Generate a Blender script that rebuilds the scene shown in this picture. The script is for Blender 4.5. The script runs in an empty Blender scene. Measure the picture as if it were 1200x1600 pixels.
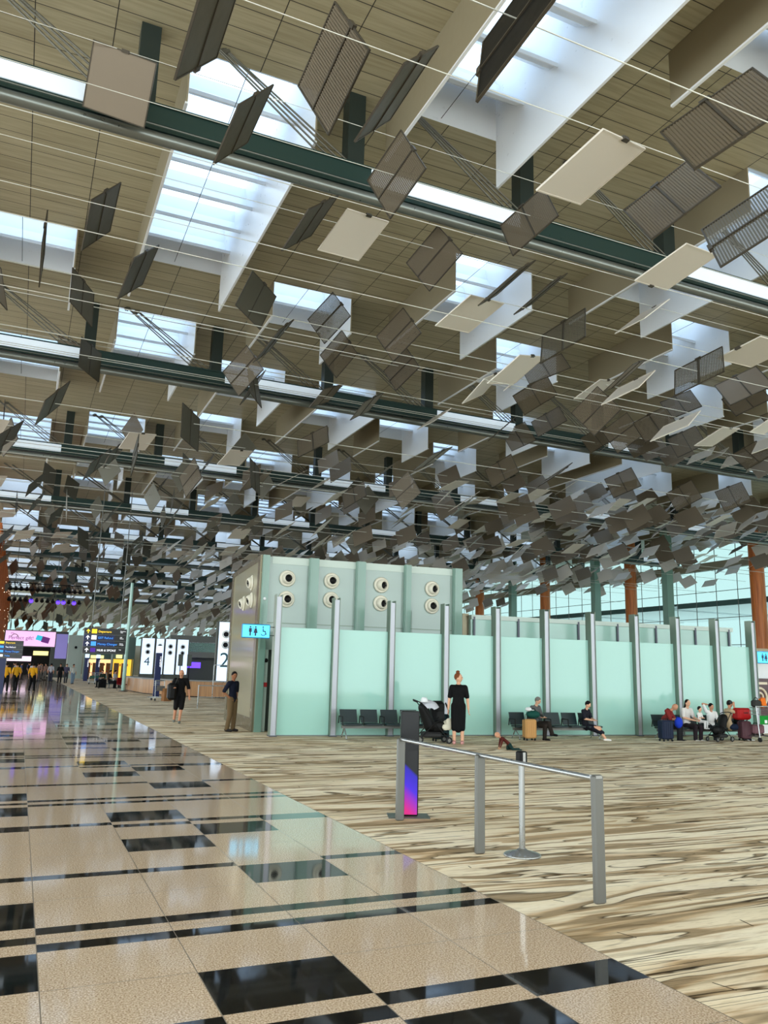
import bpy, math, random
from mathutils import Vector, Matrix, Euler
R_ = math.radians
PI = math.pi
sc = bpy.context.scene
COL = sc.collection
random.seed(7)

# ------------------------------------------------------------------ camera
cam_d = bpy.data.cameras.new('camera')
cam = bpy.data.objects.new('camera', cam_d)
COL.objects.link(cam)
sc.camera = cam
YAW, PITCH, ROLL, FPX = 0.417822, 0.197454, 0.025789, 1247.1
fwd = Vector((math.sin(YAW)*math.cos(PITCH), math.cos(YAW)*math.cos(PITCH), math.sin(PITCH)))
rt = Vector((math.cos(YAW), -math.sin(YAW), 0))
up = rt.cross(fwd)
r2 = rt*math.cos(ROLL) + up*math.sin(ROLL)
u2 = r2.cross(fwd)
m = Matrix((r2, u2, -fwd)).transposed().to_4x4()
m.translation = (0, 0, 1.72)
cam.matrix_world = m
cam_d.sensor_fit = 'VERTICAL'
cam_d.sensor_height = 36.0
cam_d.lens = 36.0*FPX/1600.0
cam_d.clip_start = 0.05
cam_d.clip_end = 600

# ------------------------------------------------------------------ world, exposure
sc.view_settings.view_transform = 'Standard'
sc.view_settings.look = 'None'
sc.view_settings.gamma = 1
sc.view_settings.use_curve_mapping = False
sc.view_settings.exposure = 0.5
w = bpy.data.worlds.new('sky')
sc.world = w
w.use_nodes = True
w.node_tree.nodes['Background'].inputs[0].default_value = (0.87, 0.965, 0.985, 1)
w.node_tree.nodes['Background'].inputs[1].default_value = 2.9
SKY_PANE = 1.15          # daylight entering through the roof glazing

# ------------------------------------------------------------------ materials
def L(c):
    return tuple((x/255/12.92) if x/255 <= .04045 else ((x/255+.055)/1.055)**2.4 for x in c)

class N:
    """tiny node-graph helper"""
    def __init__(s, name):
        s.m = bpy.data.materials.new(name); s.m.use_nodes = True
        s.t = s.m.node_tree; s.b = s.t.nodes['Principled BSDF']
    def n(s, typ, **kw):
        o = s.t.nodes.new(typ)
        for k, v in kw.items():
            if k.startswith('i_'):
                k2 = k[2:]
                o.inputs[int(k2) if k2.isdigit() else k2.replace('_', ' ')].default_value = v
            else: setattr(o, k, v)
        return o
    def l(s, a, b): s.t.links.new(a, b)

def mat(name, c, rough=.5, metal=0., spec=.5, emit=0., ecol=None):
    g = N(name); b = g.b
    col = L(c)
    b.inputs['Base Color'].default_value = (*col, 1)
    b.inputs['Roughness'].default_value = rough
    b.inputs['Metallic'].default_value = metal
    b.inputs['Specular IOR Level'].default_value = spec
    if emit:
        b.inputs['Emission Color'].default_value = (*(L(ecol) if ecol else col), 1)
        b.inputs['Emission Strength'].default_value = emit
    else:
        # faint procedural unevenness
        no = g.n('ShaderNodeTexNoise', i_Scale=6.0, i_Detail=2.0)
        tc = g.n('ShaderNodeTexCoord'); g.l(tc.outputs['Object'], no.inputs['Vector'])
        mr = g.n('ShaderNodeMapRange'); g.l(no.outputs[0], mr.inputs[0])
        mr.inputs[3].default_value = max(0, rough-.06); mr.inputs[4].default_value = min(1, rough+.06)
        g.l(mr.outputs[0], b.inputs['Roughness'])
    return g.m

M = {}
def mk(k, *a, **kw): M[k] = mat(k, *a, **kw); return M[k]

def ramp(g, fac, stops):
    r = g.n('ShaderNodeValToRGB'); g.l(fac, r.inputs[0])
    e = r.color_ramp.elements
    while len(e) < len(stops): e.new(0.5)
    for el, (p, c) in zip(e, stops):
        el.position = p; el.color = (*c, 1)
    return r

def granite(name, base, dark, light, scale, rough=.07):
    g = N(name)
    tc = g.n('ShaderNodeTexCoord')
    v = g.n('ShaderNodeTexVoronoi', i_Scale=scale); g.l(tc.outputs['Object'], v.inputs['Vector'])
    n1 = g.n('ShaderNodeTexNoise', i_Scale=scale*.9, i_Detail=4.0); g.l(tc.outputs['Object'], n1.inputs['Vector'])
    r = ramp(g, n1.outputs[0], [(.34, dark), (.5, base), (.66, light)])
    mx = g.n('ShaderNodeMixRGB', blend_type='MULTIPLY', i_Fac=.22)
    g.l(r.outputs[0], mx.inputs[1])
    r3 = ramp(g, v.outputs['Color'], [(.1, (.6, .55, .5)), (.8, (1, 1, 1))]); g.l(r3.outputs[0], mx.inputs[2])
    g.l(mx.outputs[0], g.b.inputs['Base Color'])
    g.b.inputs['Roughness'].default_value = rough
    g.b.inputs['Specular IOR Level'].default_value = .55
    return g.m
M['granite'] = granite('beige_granite', L((216, 191, 163)), L((166, 136, 110)), L((246, 226, 204)), 105)
M['blackgranite'] = granite('black_granite', L((16, 18, 20)), L((7, 8, 10)), L((40, 42, 46)), 90, .04)
mk('joint', (120, 108, 94), rough=.4)

def carpet_mat():
    g = N('patterned_carpet'); tc = g.n('ShaderNodeTexCoord')
    def layer(sx, sy, scale, detail, dist, off=0.):
        mp = g.n('ShaderNodeMapping'); g.l(tc.outputs['Object'], mp.inputs[0])
        mp.inputs['Scale'].default_value = (sx, sy, 1); mp.inputs['Location'].default_value = (off, off*.7, off)
        no = g.n('ShaderNodeTexNoise', i_Scale=scale, i_Detail=detail, i_Distortion=dist)
        g.l(mp.outputs[0], no.inputs['Vector']); return no
    cream, pale = L((250, 238, 214)), L((240, 226, 202))
    tan, olive, dark = L((216, 190, 156)), L((170, 150, 122)), L((88, 78, 62))
    a = layer(.20, 1.55, 1.25, 3.5, .8)
    ra = ramp(g, a.outputs[0], [(.0, dark), (.27, olive), (.355, tan), (.36, cream), (.43, pale), (.437, dark), (.445, olive), (.475, olive), (.490, tan), (.51, pale), (.55, cream), (.602, cream), (.607, dark), (.614, olive), (.65, olive), (.68, tan), (.70, cream)])
    b = layer(.3, 4.5, 1.6, 4.0, .6, 7.3)
    rb = ramp(g, b.outputs[0], [(.30, (.22, .19, .14)), (.36, (.60, .53, .42)), (.42, (1, 1, 1)), (.62, (1, 1, 1)), (.70, (.74, .66, .54))])
    m1 = g.n('ShaderNodeMixRGB', blend_type='MULTIPLY', i_Fac=.85)
    g.l(ra.outputs[0], m1.inputs[1]); g.l(rb.outputs[0], m1.inputs[2]); m1.inputs[0].default_value = .5
    e_ = layer(.16, .8, .9, 3.0, .7, 21.)
    re = ramp(g, e_.outputs[0], [(.34, (.66, .60, .48)), (.43, (.92, .86, .76)), (.48, (1, 1, 1)), (.58, (1, .99, .97)), (.64, (.92, .80, .64)), (.70, (.74, .64, .50))])
    m1b = g.n('ShaderNodeMixRGB', blend_type='MULTIPLY', i_Fac=.45); g.l(m1.outputs[0], m1b.inputs[1]); g.l(re.outputs[0], m1b.inputs[2]); m1 = m1b
    # thin dark contour strokes
    c = layer(.25, 2.6, 1.1, 2.0, 1.2, 3.1)
    rc = ramp(g, c.outputs[0], [(.462, (1, 1, 1)), (.472, (.13, .11, .08)), (.478, (.13, .11, .08)), (.49, (1, 1, 1)), (.598, (1, 1, 1)), (.604, (.2, .17, .13)), (.612, (1, 1, 1))])
    gate = layer(.5, .8, 1.5, 2.0, .0, 11.)
    rg = ramp(g, gate.outputs[0], [(.42, (0, 0, 0)), (.56, (1, 1, 1))])
    m2 = g.n('ShaderNodeMixRGB', blend_type='MULTIPLY')
    g.l(rg.outputs[0], m2.inputs[0]); g.l(m1.outputs[0], m2.inputs[1]); g.l(rc.outputs[0], m2.inputs[2])
    # fine grain hatch
    d = layer(2., 16., 3., 3.0, .4, 5.)
    rd = ramp(g, d.outputs[0], [(.38, (.55, .5, .4)), (.47, (1, 1, 1))])
    m3 = g.n('ShaderNodeMixRGB', blend_type='MULTIPLY', i_Fac=.3)
    g.l(m2.outputs[0], m3.inputs[1]); g.l(rd.outputs[0], m3.inputs[2])
    g.l(m3.outputs[0], g.b.inputs['Base Color'])
    g.b.inputs['Roughness'].default_value = .95
    g.b.inputs['Specular IOR Level'].default_value = .1
    return g.m
M['carpet'] = carpet_mat()

def plank_mat(name, c1, c2, rough=.45):
    g = N(name); tc = g.n('ShaderNodeTexCoord')
    br = g.n('ShaderNodeTexBrick', offset=0., squash=1.)
    br.inputs['Scale'].default_value = 1.0
    br.inputs['Brick Width'].default_value = 1.547
    br.inputs['Row Height'].default_value = .575
    br.inputs['Mortar Size'].default_value = .011
    br.inputs['Mortar Smooth'].default_value = .1
    mp = g.n('ShaderNodeMapping'); mp.inputs['Location'].default_value = (-.48, -.1, 0)
    g.l(tc.outputs['Object'], mp.inputs[0]); g.l(mp.outputs[0], br.inputs['Vector'])
    br.inputs['Color1'].default_value = (*L(c1), 1); br.inputs['Color2'].default_value = (*L(c2), 1)
    br.inputs['Mortar'].default_value = (.012, .011, .008, 1)
    mp2 = g.n('ShaderNodeMapping'); mp2.inputs['Scale'].default_value = (.5, 9, 9); g.l(tc.outputs['Object'], mp2.inputs[0])
    no = g.n('ShaderNodeTexNoise', i_Scale=1.6, i_Detail=3.0); g.l(mp2.outputs[0], no.inputs['Vector'])
    r = ramp(g, no.outputs[0], [(.35, (.78, .76, .72)), (.6, (1, 1, 1))])
    mx = g.n('ShaderNodeMixRGB', blend_type='MULTIPLY', i_Fac=.8); g.l(br.outputs[0], mx.inputs[1]); g.l(r.outputs[0], mx.inputs[2])
    g.l(mx.outputs[0], g.b.inputs['Base Color'])
    g.b.inputs['Roughness'].default_value = rough
    return g.m
M['plank'] = plank_mat('ceiling_planks', (170, 161, 132), (181, 172, 143))
mk('finwood', (142, 131, 106), rough=.5)
mk('white', (236, 238, 240), rough=.3)
mk('baffle', (228, 234, 240), rough=.22)
mk('paneglow', (214, 236, 255), emit=SKY_PANE)
mk('darkframe', (36, 38, 36), rough=.5)
mk('beamgreen', (44, 66, 62), rough=.3, metal=.3)
mk('beamgrey', (120, 124, 118), rough=.3, metal=.6)
mk('facesheen', (222, 230, 236), rough=.35, emit=.30, ecol=(205, 222, 238))  # glow stands in for skylight reflected on the beam face
mk('postgreen', (40, 50, 46), rough=.4, metal=.2)
mk('rod', (104, 102, 92), rough=.35, metal=.6)
mk('cable', (214, 214, 204), rough=.35, metal=.3)
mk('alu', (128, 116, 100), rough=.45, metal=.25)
mk('alushade', (82, 78, 64), rough=.4, metal=.35)  # shaded copy of the panel aluminium, shade put into the colour
mk('alulit', (224, 216, 204), rough=.45, metal=.1)  # lit copy of the panel aluminium, light put into the colour
mk('aluframe', (74, 68, 58), rough=.4, metal=.4)

def perf(name, c, r=.3, n=26.):
    g = N(name); tc = g.n('ShaderNodeTexCoord')
    mp = g.n('ShaderNodeMapping'); mp.inputs['Scale'].default_value = (n, n, n); g.l(tc.outputs['Object'], mp.inputs[0])
    fr = g.n('ShaderNodeVectorMath', operation='FRACTION'); g.l(mp.outputs[0], fr.inputs[0])
    sb = g.n('ShaderNodeVectorMath', operation='SUBTRACT'); sb.inputs[1].default_value = (.5, .5, .5); g.l(fr.outputs[0], sb.inputs[0])
    sp = g.n('ShaderNodeSeparateXYZ'); g.l(sb.outputs[0], sp.inputs[0])
    cb = g.n('ShaderNodeCombineXYZ'); g.l(sp.outputs[0], cb.inputs[0]); g.l(sp.outputs[1], cb.inputs[1])
    ln = g.n('ShaderNodeVectorMath', operation='LENGTH'); g.l(cb.outputs[0], ln.inputs[0])
    gt = g.n('ShaderNodeMath', operation='GREATER_THAN'); gt.inputs[1].default_value = r; g.l(ln.outputs['Value'], gt.inputs[0])
    g.l(gt.outputs[0], g.b.inputs['Alpha'])
    g.b.inputs['Base Color'].default_value = (*L(c), 1); g.b.inputs['Roughness'].default_value = .45
    g.b.inputs['Metallic'].default_value = .25
    return g.m
M['perf'] = perf('perforated_aluminium', (112, 100, 82))
M['perf2'] = perf('perforated_aluminium_open', (104, 98, 84), .38)

# glass and hall finishes
def glassmat(name, c, alpha, rough=.03):
    g = N(name); g.b.inputs['Base Color'].default_value = (*L(c), 1); g.b.inputs['Roughness'].default_value = rough
    out = g.t.nodes['Material Output']
    tr = g.n('ShaderNodeBsdfTransparent'); tr.inputs[0].default_value = (*L(c), 1)
    mx = g.n('ShaderNodeMixShader'); mx.inputs[0].default_value = alpha
    g.l(tr.outputs[0], mx.inputs[1]); g.l(g.b.outputs[0], mx.inputs[2]); g.l(mx.outputs[0], out.inputs[0])
    return g.m
M['facade'] = glassmat('teal_facade_glass', (119, 140, 138), .12)
M['clear'] = glassmat('clear_glass', (190, 226, 218), .25)
mk('frost', (166, 214, 203), rough=.06, spec=.6)
mk('frostlow', (166, 204, 192), rough=.12, spec=.6)
mk('block', (158, 176, 168), rough=.06, spec=.6)
mk('blockband', (196, 210, 200), rough=.3)
mk('blockfin', (124, 158, 144), rough=.2, spec=.6)
mk('blockside', (158, 152, 128), rough=.12, spec=.6)
mk('bronze', (110, 102, 80), rough=.25, metal=.5)
mk('postface', (178, 180, 188), rough=.35, metal=.3)
mk('postside', (122, 138, 124), rough=.35, metal=.4)
mk('postdark', (84, 86, 96), rough=.4, metal=.4)
mk('nozzle', (228, 222, 204), rough=.35)
mk('black', (8, 8, 9), rough=.55, spec=.25)
mk('blackgloss', (6, 6, 8), rough=.25, spec=.3)
mk('doorgrey', (78, 84, 78), rough=.4)
mk('red', (190, 28, 30), rough=.4)
mk('steel', (170, 172, 172), rough=.28, metal=.85)
mk('steeldull', (112, 112, 108), rough=.42, metal=.5)
mk('seat', (22, 42, 46), rough=.45)
mk('rubber', (24, 24, 26), rough=.7)
def wood(name, c1, c2, sx=1., sz=1., rough=.4):
    g = N(name); tc = g.n('ShaderNodeTexCoord'); mp = g.n('ShaderNodeMapping')
    mp.inputs['Scale'].default_value = (sx*6, sx*6, sz); g.l(tc.outputs['Object'], mp.inputs[0])
    no = g.n('ShaderNodeTexNoise', i_Scale=1.2, i_Detail=4.0); g.l(mp.outputs[0], no.inputs['Vector'])
    r = ramp(g, no.outputs[0], [(.3, L(c1)), (.7, L(c2))]); g.l(r.outputs[0], g.b.inputs['Base Color'])
    g.b.inputs['Roughness'].default_value = rough
    return g.m
M['colwood'] = wood('orange_timber', (176, 88, 30), (222, 128, 58), 1, .4)
M['counterwood'] = wood('counter_timber', (136, 92, 48), (178, 128, 72), 1, .5)

# ------------------------------------------------------------------ mesh builder
def basis(d):
    d = Vector(d).normalized()
    a = Vector((0, 0, 1)) if abs(d.z) < .95 else Vector((1, 0, 0))
    x = a.cross(d).normalized(); return x, d.cross(x), d

class B:
    def __init__(s): s.v = []; s.f = []; s.mi = []; s.sm = []
    def add(s, vs, fs, mi=0, sm=False):
        o = len(s.v); s.v += [tuple(p) for p in vs]
        for f in fs: s.f.append([i+o for i in f]); s.mi.append(mi); s.sm.append(sm)
        return s
    def quad(s, a, b, c, d, mi=0): return s.add([a, b, c, d], [(0, 1, 2, 3)], mi)
    def obox(s, c, ax, ay, az, mi=0):
        c = Vector(c); ax = Vector(ax); ay = Vector(ay); az = Vector(az)
        vs = [c + i*ax + j*ay + k*az for i in (-1, 1) for j in (-1, 1) for k in (-1, 1)]
        return s.add(vs, [(0, 1, 3, 2), (4, 6, 7, 5), (0, 4, 5, 1), (2, 3, 7, 6), (0, 2, 6, 4), (1, 5, 7, 3)], mi)
    def box(s, x0, x1, y0, y1, z0, z1, mi=0):
        return s.obox(((x0+x1)/2, (y0+y1)/2, (z0+z1)/2), ((x1-x0)/2, 0, 0), (0, (y1-y0)/2, 0), (0, 0, (z1-z0)/2), mi)
    def rbox(s, x0, x1, y0, y1, z0, z1, r=.03, mi=0):
        """box with bevelled vertical and horizontal edges"""
        pr = [(x0, y0+r), (x0+r, y0), (x1-r, y0), (x1, y0+r), (x1, y1-r), (x1-r, y1), (x0+r, y1), (x0, y1-r)]
        cx, cy = (x0+x1)/2, (y0+y1)/2
        def ring(z, k): return [(cx+(x-cx)*k[0], cy+(y-cy)*k[1], z) for x, y in pr]
        kx = max(.01, 1-2*r/(x1-x0)); ky = max(.01, 1-2*r/(y1-y0))
        vs = ring(z0, (kx, ky)) + ring(z0+r, (1, 1)) + ring(z1-r, (1, 1)) + ring(z1, (kx, ky))
        fs = [tuple(range(7, -1, -1)), tuple(range(24, 32))]
        for q in range(3):
            for i in range(8):
                a, b = q*8+i, q*8+(i+1) % 8; fs.append((a, b, b+8, a+8))
        return s.add(vs, fs, mi)
    def tube(s, p0, p1, r0, r1=None, n=8, mi=0, caps=True, sm=True):
        r1 = r0 if r1 is None else r1
        p0, p1 = Vector(p0), Vector(p1)
        x, y, d = basis(p1-p0); vs = []
        for p, r in ((p0, r0), (p1, r1)):
            for i in range(n):
                t = 2*PI*i/n; vs.append(p + x*math.cos(t)*r + y*math.sin(t)*r)
        s.add(vs, [(i, (i+1) % n, n+(i+1) % n, n+i) for i in range(n)], mi, sm)
        if caps:
            s.add(vs, [tuple(range(n-1, -1, -1)), tuple(range(n, 2*n))], mi, False)
        return s
    def path(s, pts, r, n=8, mi=0):
        for a, b in zip(pts[:-1], pts[1:]): s.tube(a, b, r, n=n, mi=mi)
        for p in pts[1:-1]: s.ell(p, (r, r, r), n=n, mi=mi)
        return s
    def lathe(s, prof, c=(0, 0, 0), n=20, mi=0, axis=(0, 0, 1), sm=True):
        x, y, d = basis(axis); c = Vector(c); vs = []; k = len(prof)
        for r, h in prof:
            for i in range(n):
                t = 2*PI*i/n; vs.append(c + d*h + x*math.cos(t)*r + y*math.sin(t)*r)
        fs = [(q*n+i, q*n+(i+1) % n, (q+1)*n+(i+1) % n, (q+1)*n+i) for q in range(k-1) for i in range(n)]
        return s.add(vs, fs, mi, sm)
    def ell(s, c, r, rot=None, n=12, mi=0):
        c = Vector(c); vs = []; m_ = max(6, n//2+1); rot = rot or Matrix.Identity(3)
        for j in range(1, m_):
            ph = PI*j/m_
            for i in range(n):
                t = 2*PI*i/n
                vs.append(c + rot @ Vector((r[0]*math.sin(ph)*math.cos(t), r[1]*math.sin(ph)*math.sin(t), r[2]*math.cos(ph))))
        k = m_-1; top = len(vs); vs.append(c + rot @ Vector((0, 0, r[2]))); vs.append(c - rot @ Vector((0, 0, r[2])))
        fs = [(j*n+i, (j+1)*n+i, (j+1)*n+(i+1) % n, j*n+(i+1) % n) for j in range(k-1) for i in range(n)]
        fs += [(top, i, (i+1) % n) for i in range(n)] + [(top+1, (k-1)*n+(i+1) % n, (k-1)*n+i) for i in range(n)]
        return s.add(vs, fs, mi, True)
    def cap(s, p0, r0, p1, r1, flat=1., side=None, n=12):
        """closed tapered capsule; flat squeezes it across 'side'"""
        p0, p1 = Vector(p0), Vector(p1); d = p1-p0; ln = d.length
        if ln < 1e-5: return s.ell(p0, (r0, r0, r0), n=n)
        d /= ln
        x = (Vector(side) - d*Vector(side).dot(d)).normalized() if side is not None else basis(d)[0]
        y = d.cross(x); rings = []
        for a in (80, 55, 28, 0): rings.append((p0 - d*r0*math.sin(R_(a)), r0*math.cos(R_(a))))
        for a in (0, 28, 55, 80): rings.append((p1 + d*r1*math.sin(R_(a)), r1*math.cos(R_(a))))
        vs = [p + x*math.cos(2*PI*i/n)*r + y*math.sin(2*PI*i/n)*r*flat for p, r in rings for i in range(n)]
        fs = [(q*n+i, q*n+(i+1) % n, (q+1)*n+(i+1) % n, (q+1)*n+i) for q in range(7) for i in range(n)]
        fs += [tuple(range(n-1, -1, -1)), tuple(range(7*n, 8*n))]
        return s.add(vs, fs, 0, True)
    def torus(s, c, axis, R0, r, n=20, k=6, mi=0, a0=0, a1=2*PI):
        x, y, d = basis(axis); c = Vector(c); full = abs(a1-a0-2*PI) < 1e-4; vs = []; nn = n if full else n+1
        for i in range(nn):
            t = a0+(a1-a0)*i/n; e = x*math.cos(t)+y*math.sin(t)
            for j in range(k):
                q = 2*PI*j/k; vs.append(c + e*(R0+r*math.cos(q)) + d*r*math.sin(q))
        fs = [(i*k+j, ((i+1) % nn)*k+j, ((i+1) % nn)*k+(j+1) % k, i*k+(j+1) % k) for i in range(n) for j in range(k)]
        return s.add(vs, fs, mi, True)
    def poly(s, pts, z0, z1, mi=0, plane='xz', y=0.):
        """extruded outline: pts in (x,z), thickness along y"""
        n = len(pts)
        vs = [(x, z0, z) for x, z in pts] + [(x, z1, z) for x, z in pts]
        fs = [tuple(range(n)), tuple(range(2*n-1, n-1, -1))] + [(i, n+i, n+(i+1) % n, (i+1) % n) for i in range(n)]
        return s.add(vs, fs, mi)
    def mesh(s, name):
        me = bpy.data.meshes.new(name); me.from_pydata(s.v, [], s.f)
        for p, i, q in zip(me.polygons, s.mi, s.sm): p.material_index = i; p.use_smooth = q
        me.update(); return me
    def build(s, name, mats, parent=None, loc=None, rot=None, remesh=0., smooth=0):
        me = s.mesh(name)
        for k in (mats if isinstance(mats, (list, tuple)) else [mats]): me.materials.append(M[k] if isinstance(k, str) else k)
        o = bpy.data.objects.new(name, me); COL.objects.link(o)
        if remesh:
            md = o.modifiers.new('r', 'REMESH'); md.mode = 'VOXEL'; md.voxel_size = remesh; md.use_smooth_shade = True
            if smooth:
                m2_ = o.modifiers.new('s', 'SMOOTH'); m2_.iterations = smooth; m2_.factor = .5
            dg = bpy.context.evaluated_depsgraph_get(); dg.update()
            nm = bpy.data.meshes.new_from_object(o.evaluated_get(dg)); o.modifiers.clear()
            if not nm.materials:
                for k in me.materials: nm.materials.append(k)
            o.data = nm
        if parent: o.parent = parent
        if loc is not None: o.location = loc
        if rot is not None: o.rotation_euler = rot
        return o

def tag(o, label=None, cat=None, group=None, kind=None):
    if label: o['label'] = label
    if cat: o['category'] = cat
    if group: o['group'] = group
    if kind: o['kind'] = kind
    return o
def thing(name, label, cat, loc=(0, 0, 0), rz=0., group=None, scale=1.):
    o = bpy.data.objects.new(name, None); COL.objects.link(o); o.location = loc; o.rotation_euler = (0, 0, rz)
    o.scale = (scale,)*3; o.empty_display_size = .2
    return tag(o, label, cat, group)
def struct(o, label=None, cat=None): o['kind'] = 'structure'; return tag(o, label, cat)
def tree_copy(o, parent=None):
    c = o.copy(); COL.objects.link(c); c.parent = parent
    for ch in [q for q in bpy.data.objects if q.parent == o]: tree_copy(ch, c)
    return c
def text(txt, size, material, parent, loc, rot=(PI/2, 0, 0), name='lettering', ext=.004, align='LEFT', label=None):
    cu = bpy.data.curves.new(name, 'FONT'); cu.body = txt; cu.size = size; cu.extrude = ext; cu.align_x = align
    o = bpy.data.objects.new(name, cu); COL.objects.link(o)
    dg = bpy.context.evaluated_depsgraph_get(); dg.update()
    me = bpy.data.meshes.new_from_object(o.evaluated_get(dg)); bpy.data.objects.remove(o)
    me.materials.clear(); me.materials.append(M[material])
    for p in me.polygons: p.material_index = 0
    o = bpy.data.objects.new(name, me); COL.objects.link(o); o.parent = parent; o.location = loc; o.rotation_euler = rot
    if label: o['label'] = label
    return o

# ------------------------------------------------------------------ floor
XG = [.28, 1.12, 1.955, 2.775, 3.57]
PER = 5.43
# black inlays per column of slabs (y from, y to) in one repeat
INL = {3: [(4.02, 4.36), (5.64, 5.79), (5.98, 6.13), (7.40, 7.55)],
       2: [(3.66, 4.03), (4.20, 4.36), (5.64, 5.79), (5.98, 6.13), (6.79, 7.41), (8.84, 9.43)],
       1: [(4.04, 4.20), (4.37, 4.99), (5.64, 5.79), (5.98, 6.13), (7.41, 7.55), (8.24, 8.83)],
       0: [(4.20, 4.36), (5.64, 5.79), (5.98, 6.13), (7.41, 7.55)],
       -1: [(4.07, 4.36), (5.01, 5.62), (5.81, 5.95), (6.14, 6.76), (7.41, 7.55)]}
XC = 3.57
XL = -20.
b = B()
JW = .006
YMAX = 152.
def mi_cols():
    x1 = XC; k = 3
    while x1 > XL:
        x0 = x1-.8225
        if k in (3,): x0 = 2.775
        elif k == 2: x0 = 1.955
        elif k == 1: x0 = 1.12
        elif k == 0: x0 = .28
        yield (x0, x1, ((k+1) % 5)-1)
        x1 = x0; k -= 1
JY = [4.19, 5.0, 5.885, 6.79, 7.48, 8.235, 8.84]
for x0, x1, k in mi_cols():
    segs = []
    y = -22.
    rects = []
    for q in range(-5, 31):
        for (a, c) in INL[k]:
            rects.append((a+q*PER, c+q*PER, 1))
        if q < 6:
            for jy in JY: rects.append((jy+q*PER-JW/2, jy+q*PER+JW/2, 2))
    blk = sorted([r for r in rects if r[2] == 1]); jn = sorted([r for r in rects if r[2] == 2])
    cuts = []
    pos = y
    for a, c, t in blk:
        if a < pos or c > YMAX: continue
        cuts.append((pos, a, 0)); cuts.append((a, c, 1)); pos = c
    cuts.append((pos, YMAX, 0))
    for a, c, t in cuts:
        inner = [j for j in jn if j[0] > a+.02 and j[1] < c-.02] if t == 0 else []
        p = a
        for j in inner:
            b.quad((x0+JW/2, p, 0), (x1-JW/2, p, 0), (x1-JW/2, j[0], 0), (x0+JW/2, j[0], 0), t)
            b.quad((x0+JW/2, j[0], 0), (x1-JW/2, j[0], 0), (x1-JW/2, j[1], 0), (x0+JW/2, j[1], 0), 2); p = j[1]
        b.quad((x0+JW/2, p, 0), (x1-JW/2, p, 0), (x1-JW/2, c, 0), (x0+JW/2, c, 0), t)
    b.quad((x1-JW/2, y, 0), (x1+JW/2, y, 0), (x1+JW/2, YMAX, 0), (x1-JW/2, YMAX, 0), 2)
struct(b.build('floor', ['granite', 'blackgranite', 'joint']), 'polished beige granite walkway with black inlaid stripes', 'floor')
b = B().quad((XC+.004, -22, 0), (60, -22, 0), (60, YMAX, 0), (XC+.004, YMAX, 0))
b.box(XC+.002, 60, -22, YMAX, -.3, -.001)
rt_ = random.Random(4)
tk = [((3.86, 3.83), (3.90, 3.69)), ((3.95, 4.76), (4.00, 4.62))]
for i in range(60):
    x = 3.8+rt_.random()**1.3*12; y = 3.2+rt_.random()*14; a_ = rt_.uniform(-.5, .9); ln = rt_.uniform(.05, .16)
    tk.append(((x, y), (x+math.sin(a_)*ln, y-math.cos(a_)*ln)))
for (xa, ya), (xb, yb) in tk:
    d = Vector((xb-xa, yb-ya, 0)).normalized()*.5; nn = Vector((-d.y, d.x, 0))*.010
    b.quad((xa-nn.x, ya-nn.y, .001), (xb-nn.x, yb-nn.y, .001), (xb+nn.x, yb+nn.y, .001), (xa+nn.x, ya+nn.y, .001), 1)
mk('fleck', (70, 62, 50), rough=.95, spec=.1)
struct(b.build('carpet', ['carpet', 'fleck']), 'cream and olive streaked carpet covering the seating area', 'carpet')
struct(B().box(-20, XC, -22, YMAX, -.3, -.002).build('trim_1', 'joint'))

# ------------------------------------------------------------------ ceiling with skylight openings
ZR = 14.82
PX = 4.64
def colx(j): return -1.15 + PX*j
SKY = {}   # j -> list of (y0,y1)
SKY[0] = [(24.4, 27.6)]
SKY[1] = [(15.5, 25.3), (29.5, 35.6)]
SKY[2] = [(3.2, 15.2), (24.9, 28.2)]
SKY[3] = [(2.2, 10.87), (20.4, 25.2)]
SKY[4] = [(13.2, 20.5), (25.4, 30.)]
SKY[5] = [(8., 12.), (20.8, 25.3)]
SKY[6] = [(16., 21.), (25.5, 28.9)]
rs = random.Random(11)
for j in range(-4, 13):
    lst = SKY.setdefault(j, [])
    start = {0: 34., 1: 41.5, 2: 32., 3: 30.5, 4: 34., 5: 30.6, 6: 33.}.get(j, -14.)
    y = start+rs.uniform(0, 3)
    while y < 150:
        ln = rs.choice([3.3, 4.6, 5.2, 6.5, 9.])
        lst.append((y, y+ln)); y += ln + rs.choice([3.2, 5., 6.5, 8.])
ceil = B()
X0, X1, Y0, Y1 = -20., 60., -18., 160.
xe = X0
SKL = []
for j in range(-4, 13):
    a, c = colx(j)-1.43, colx(j)+1.43
    if a > xe: ceil.quad((xe, Y0, ZR), (xe, Y1, ZR), (a, Y1, ZR), (a, Y0, ZR))
    y = Y0
    for s0, s1 in SKY[j]:
        ceil.quad((a, y, ZR), (a, s0, ZR), (c, s0, ZR), (c, y, ZR)); y = s1
        SKL.append((j, a, c, s0, s1))
    ceil.quad((a, y, ZR), (a, Y1, ZR), (c, Y1, ZR), (c, y, ZR))
    xe = c
ceil.quad((xe, Y0, ZR), (xe, Y1, ZR), (X1, Y1, ZR), (X1, Y0, ZR))
struct(ceil.build('ceiling', 'plank'), 'beige timber-look plank ceiling pierced by rows of skylights', 'ceiling')
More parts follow.
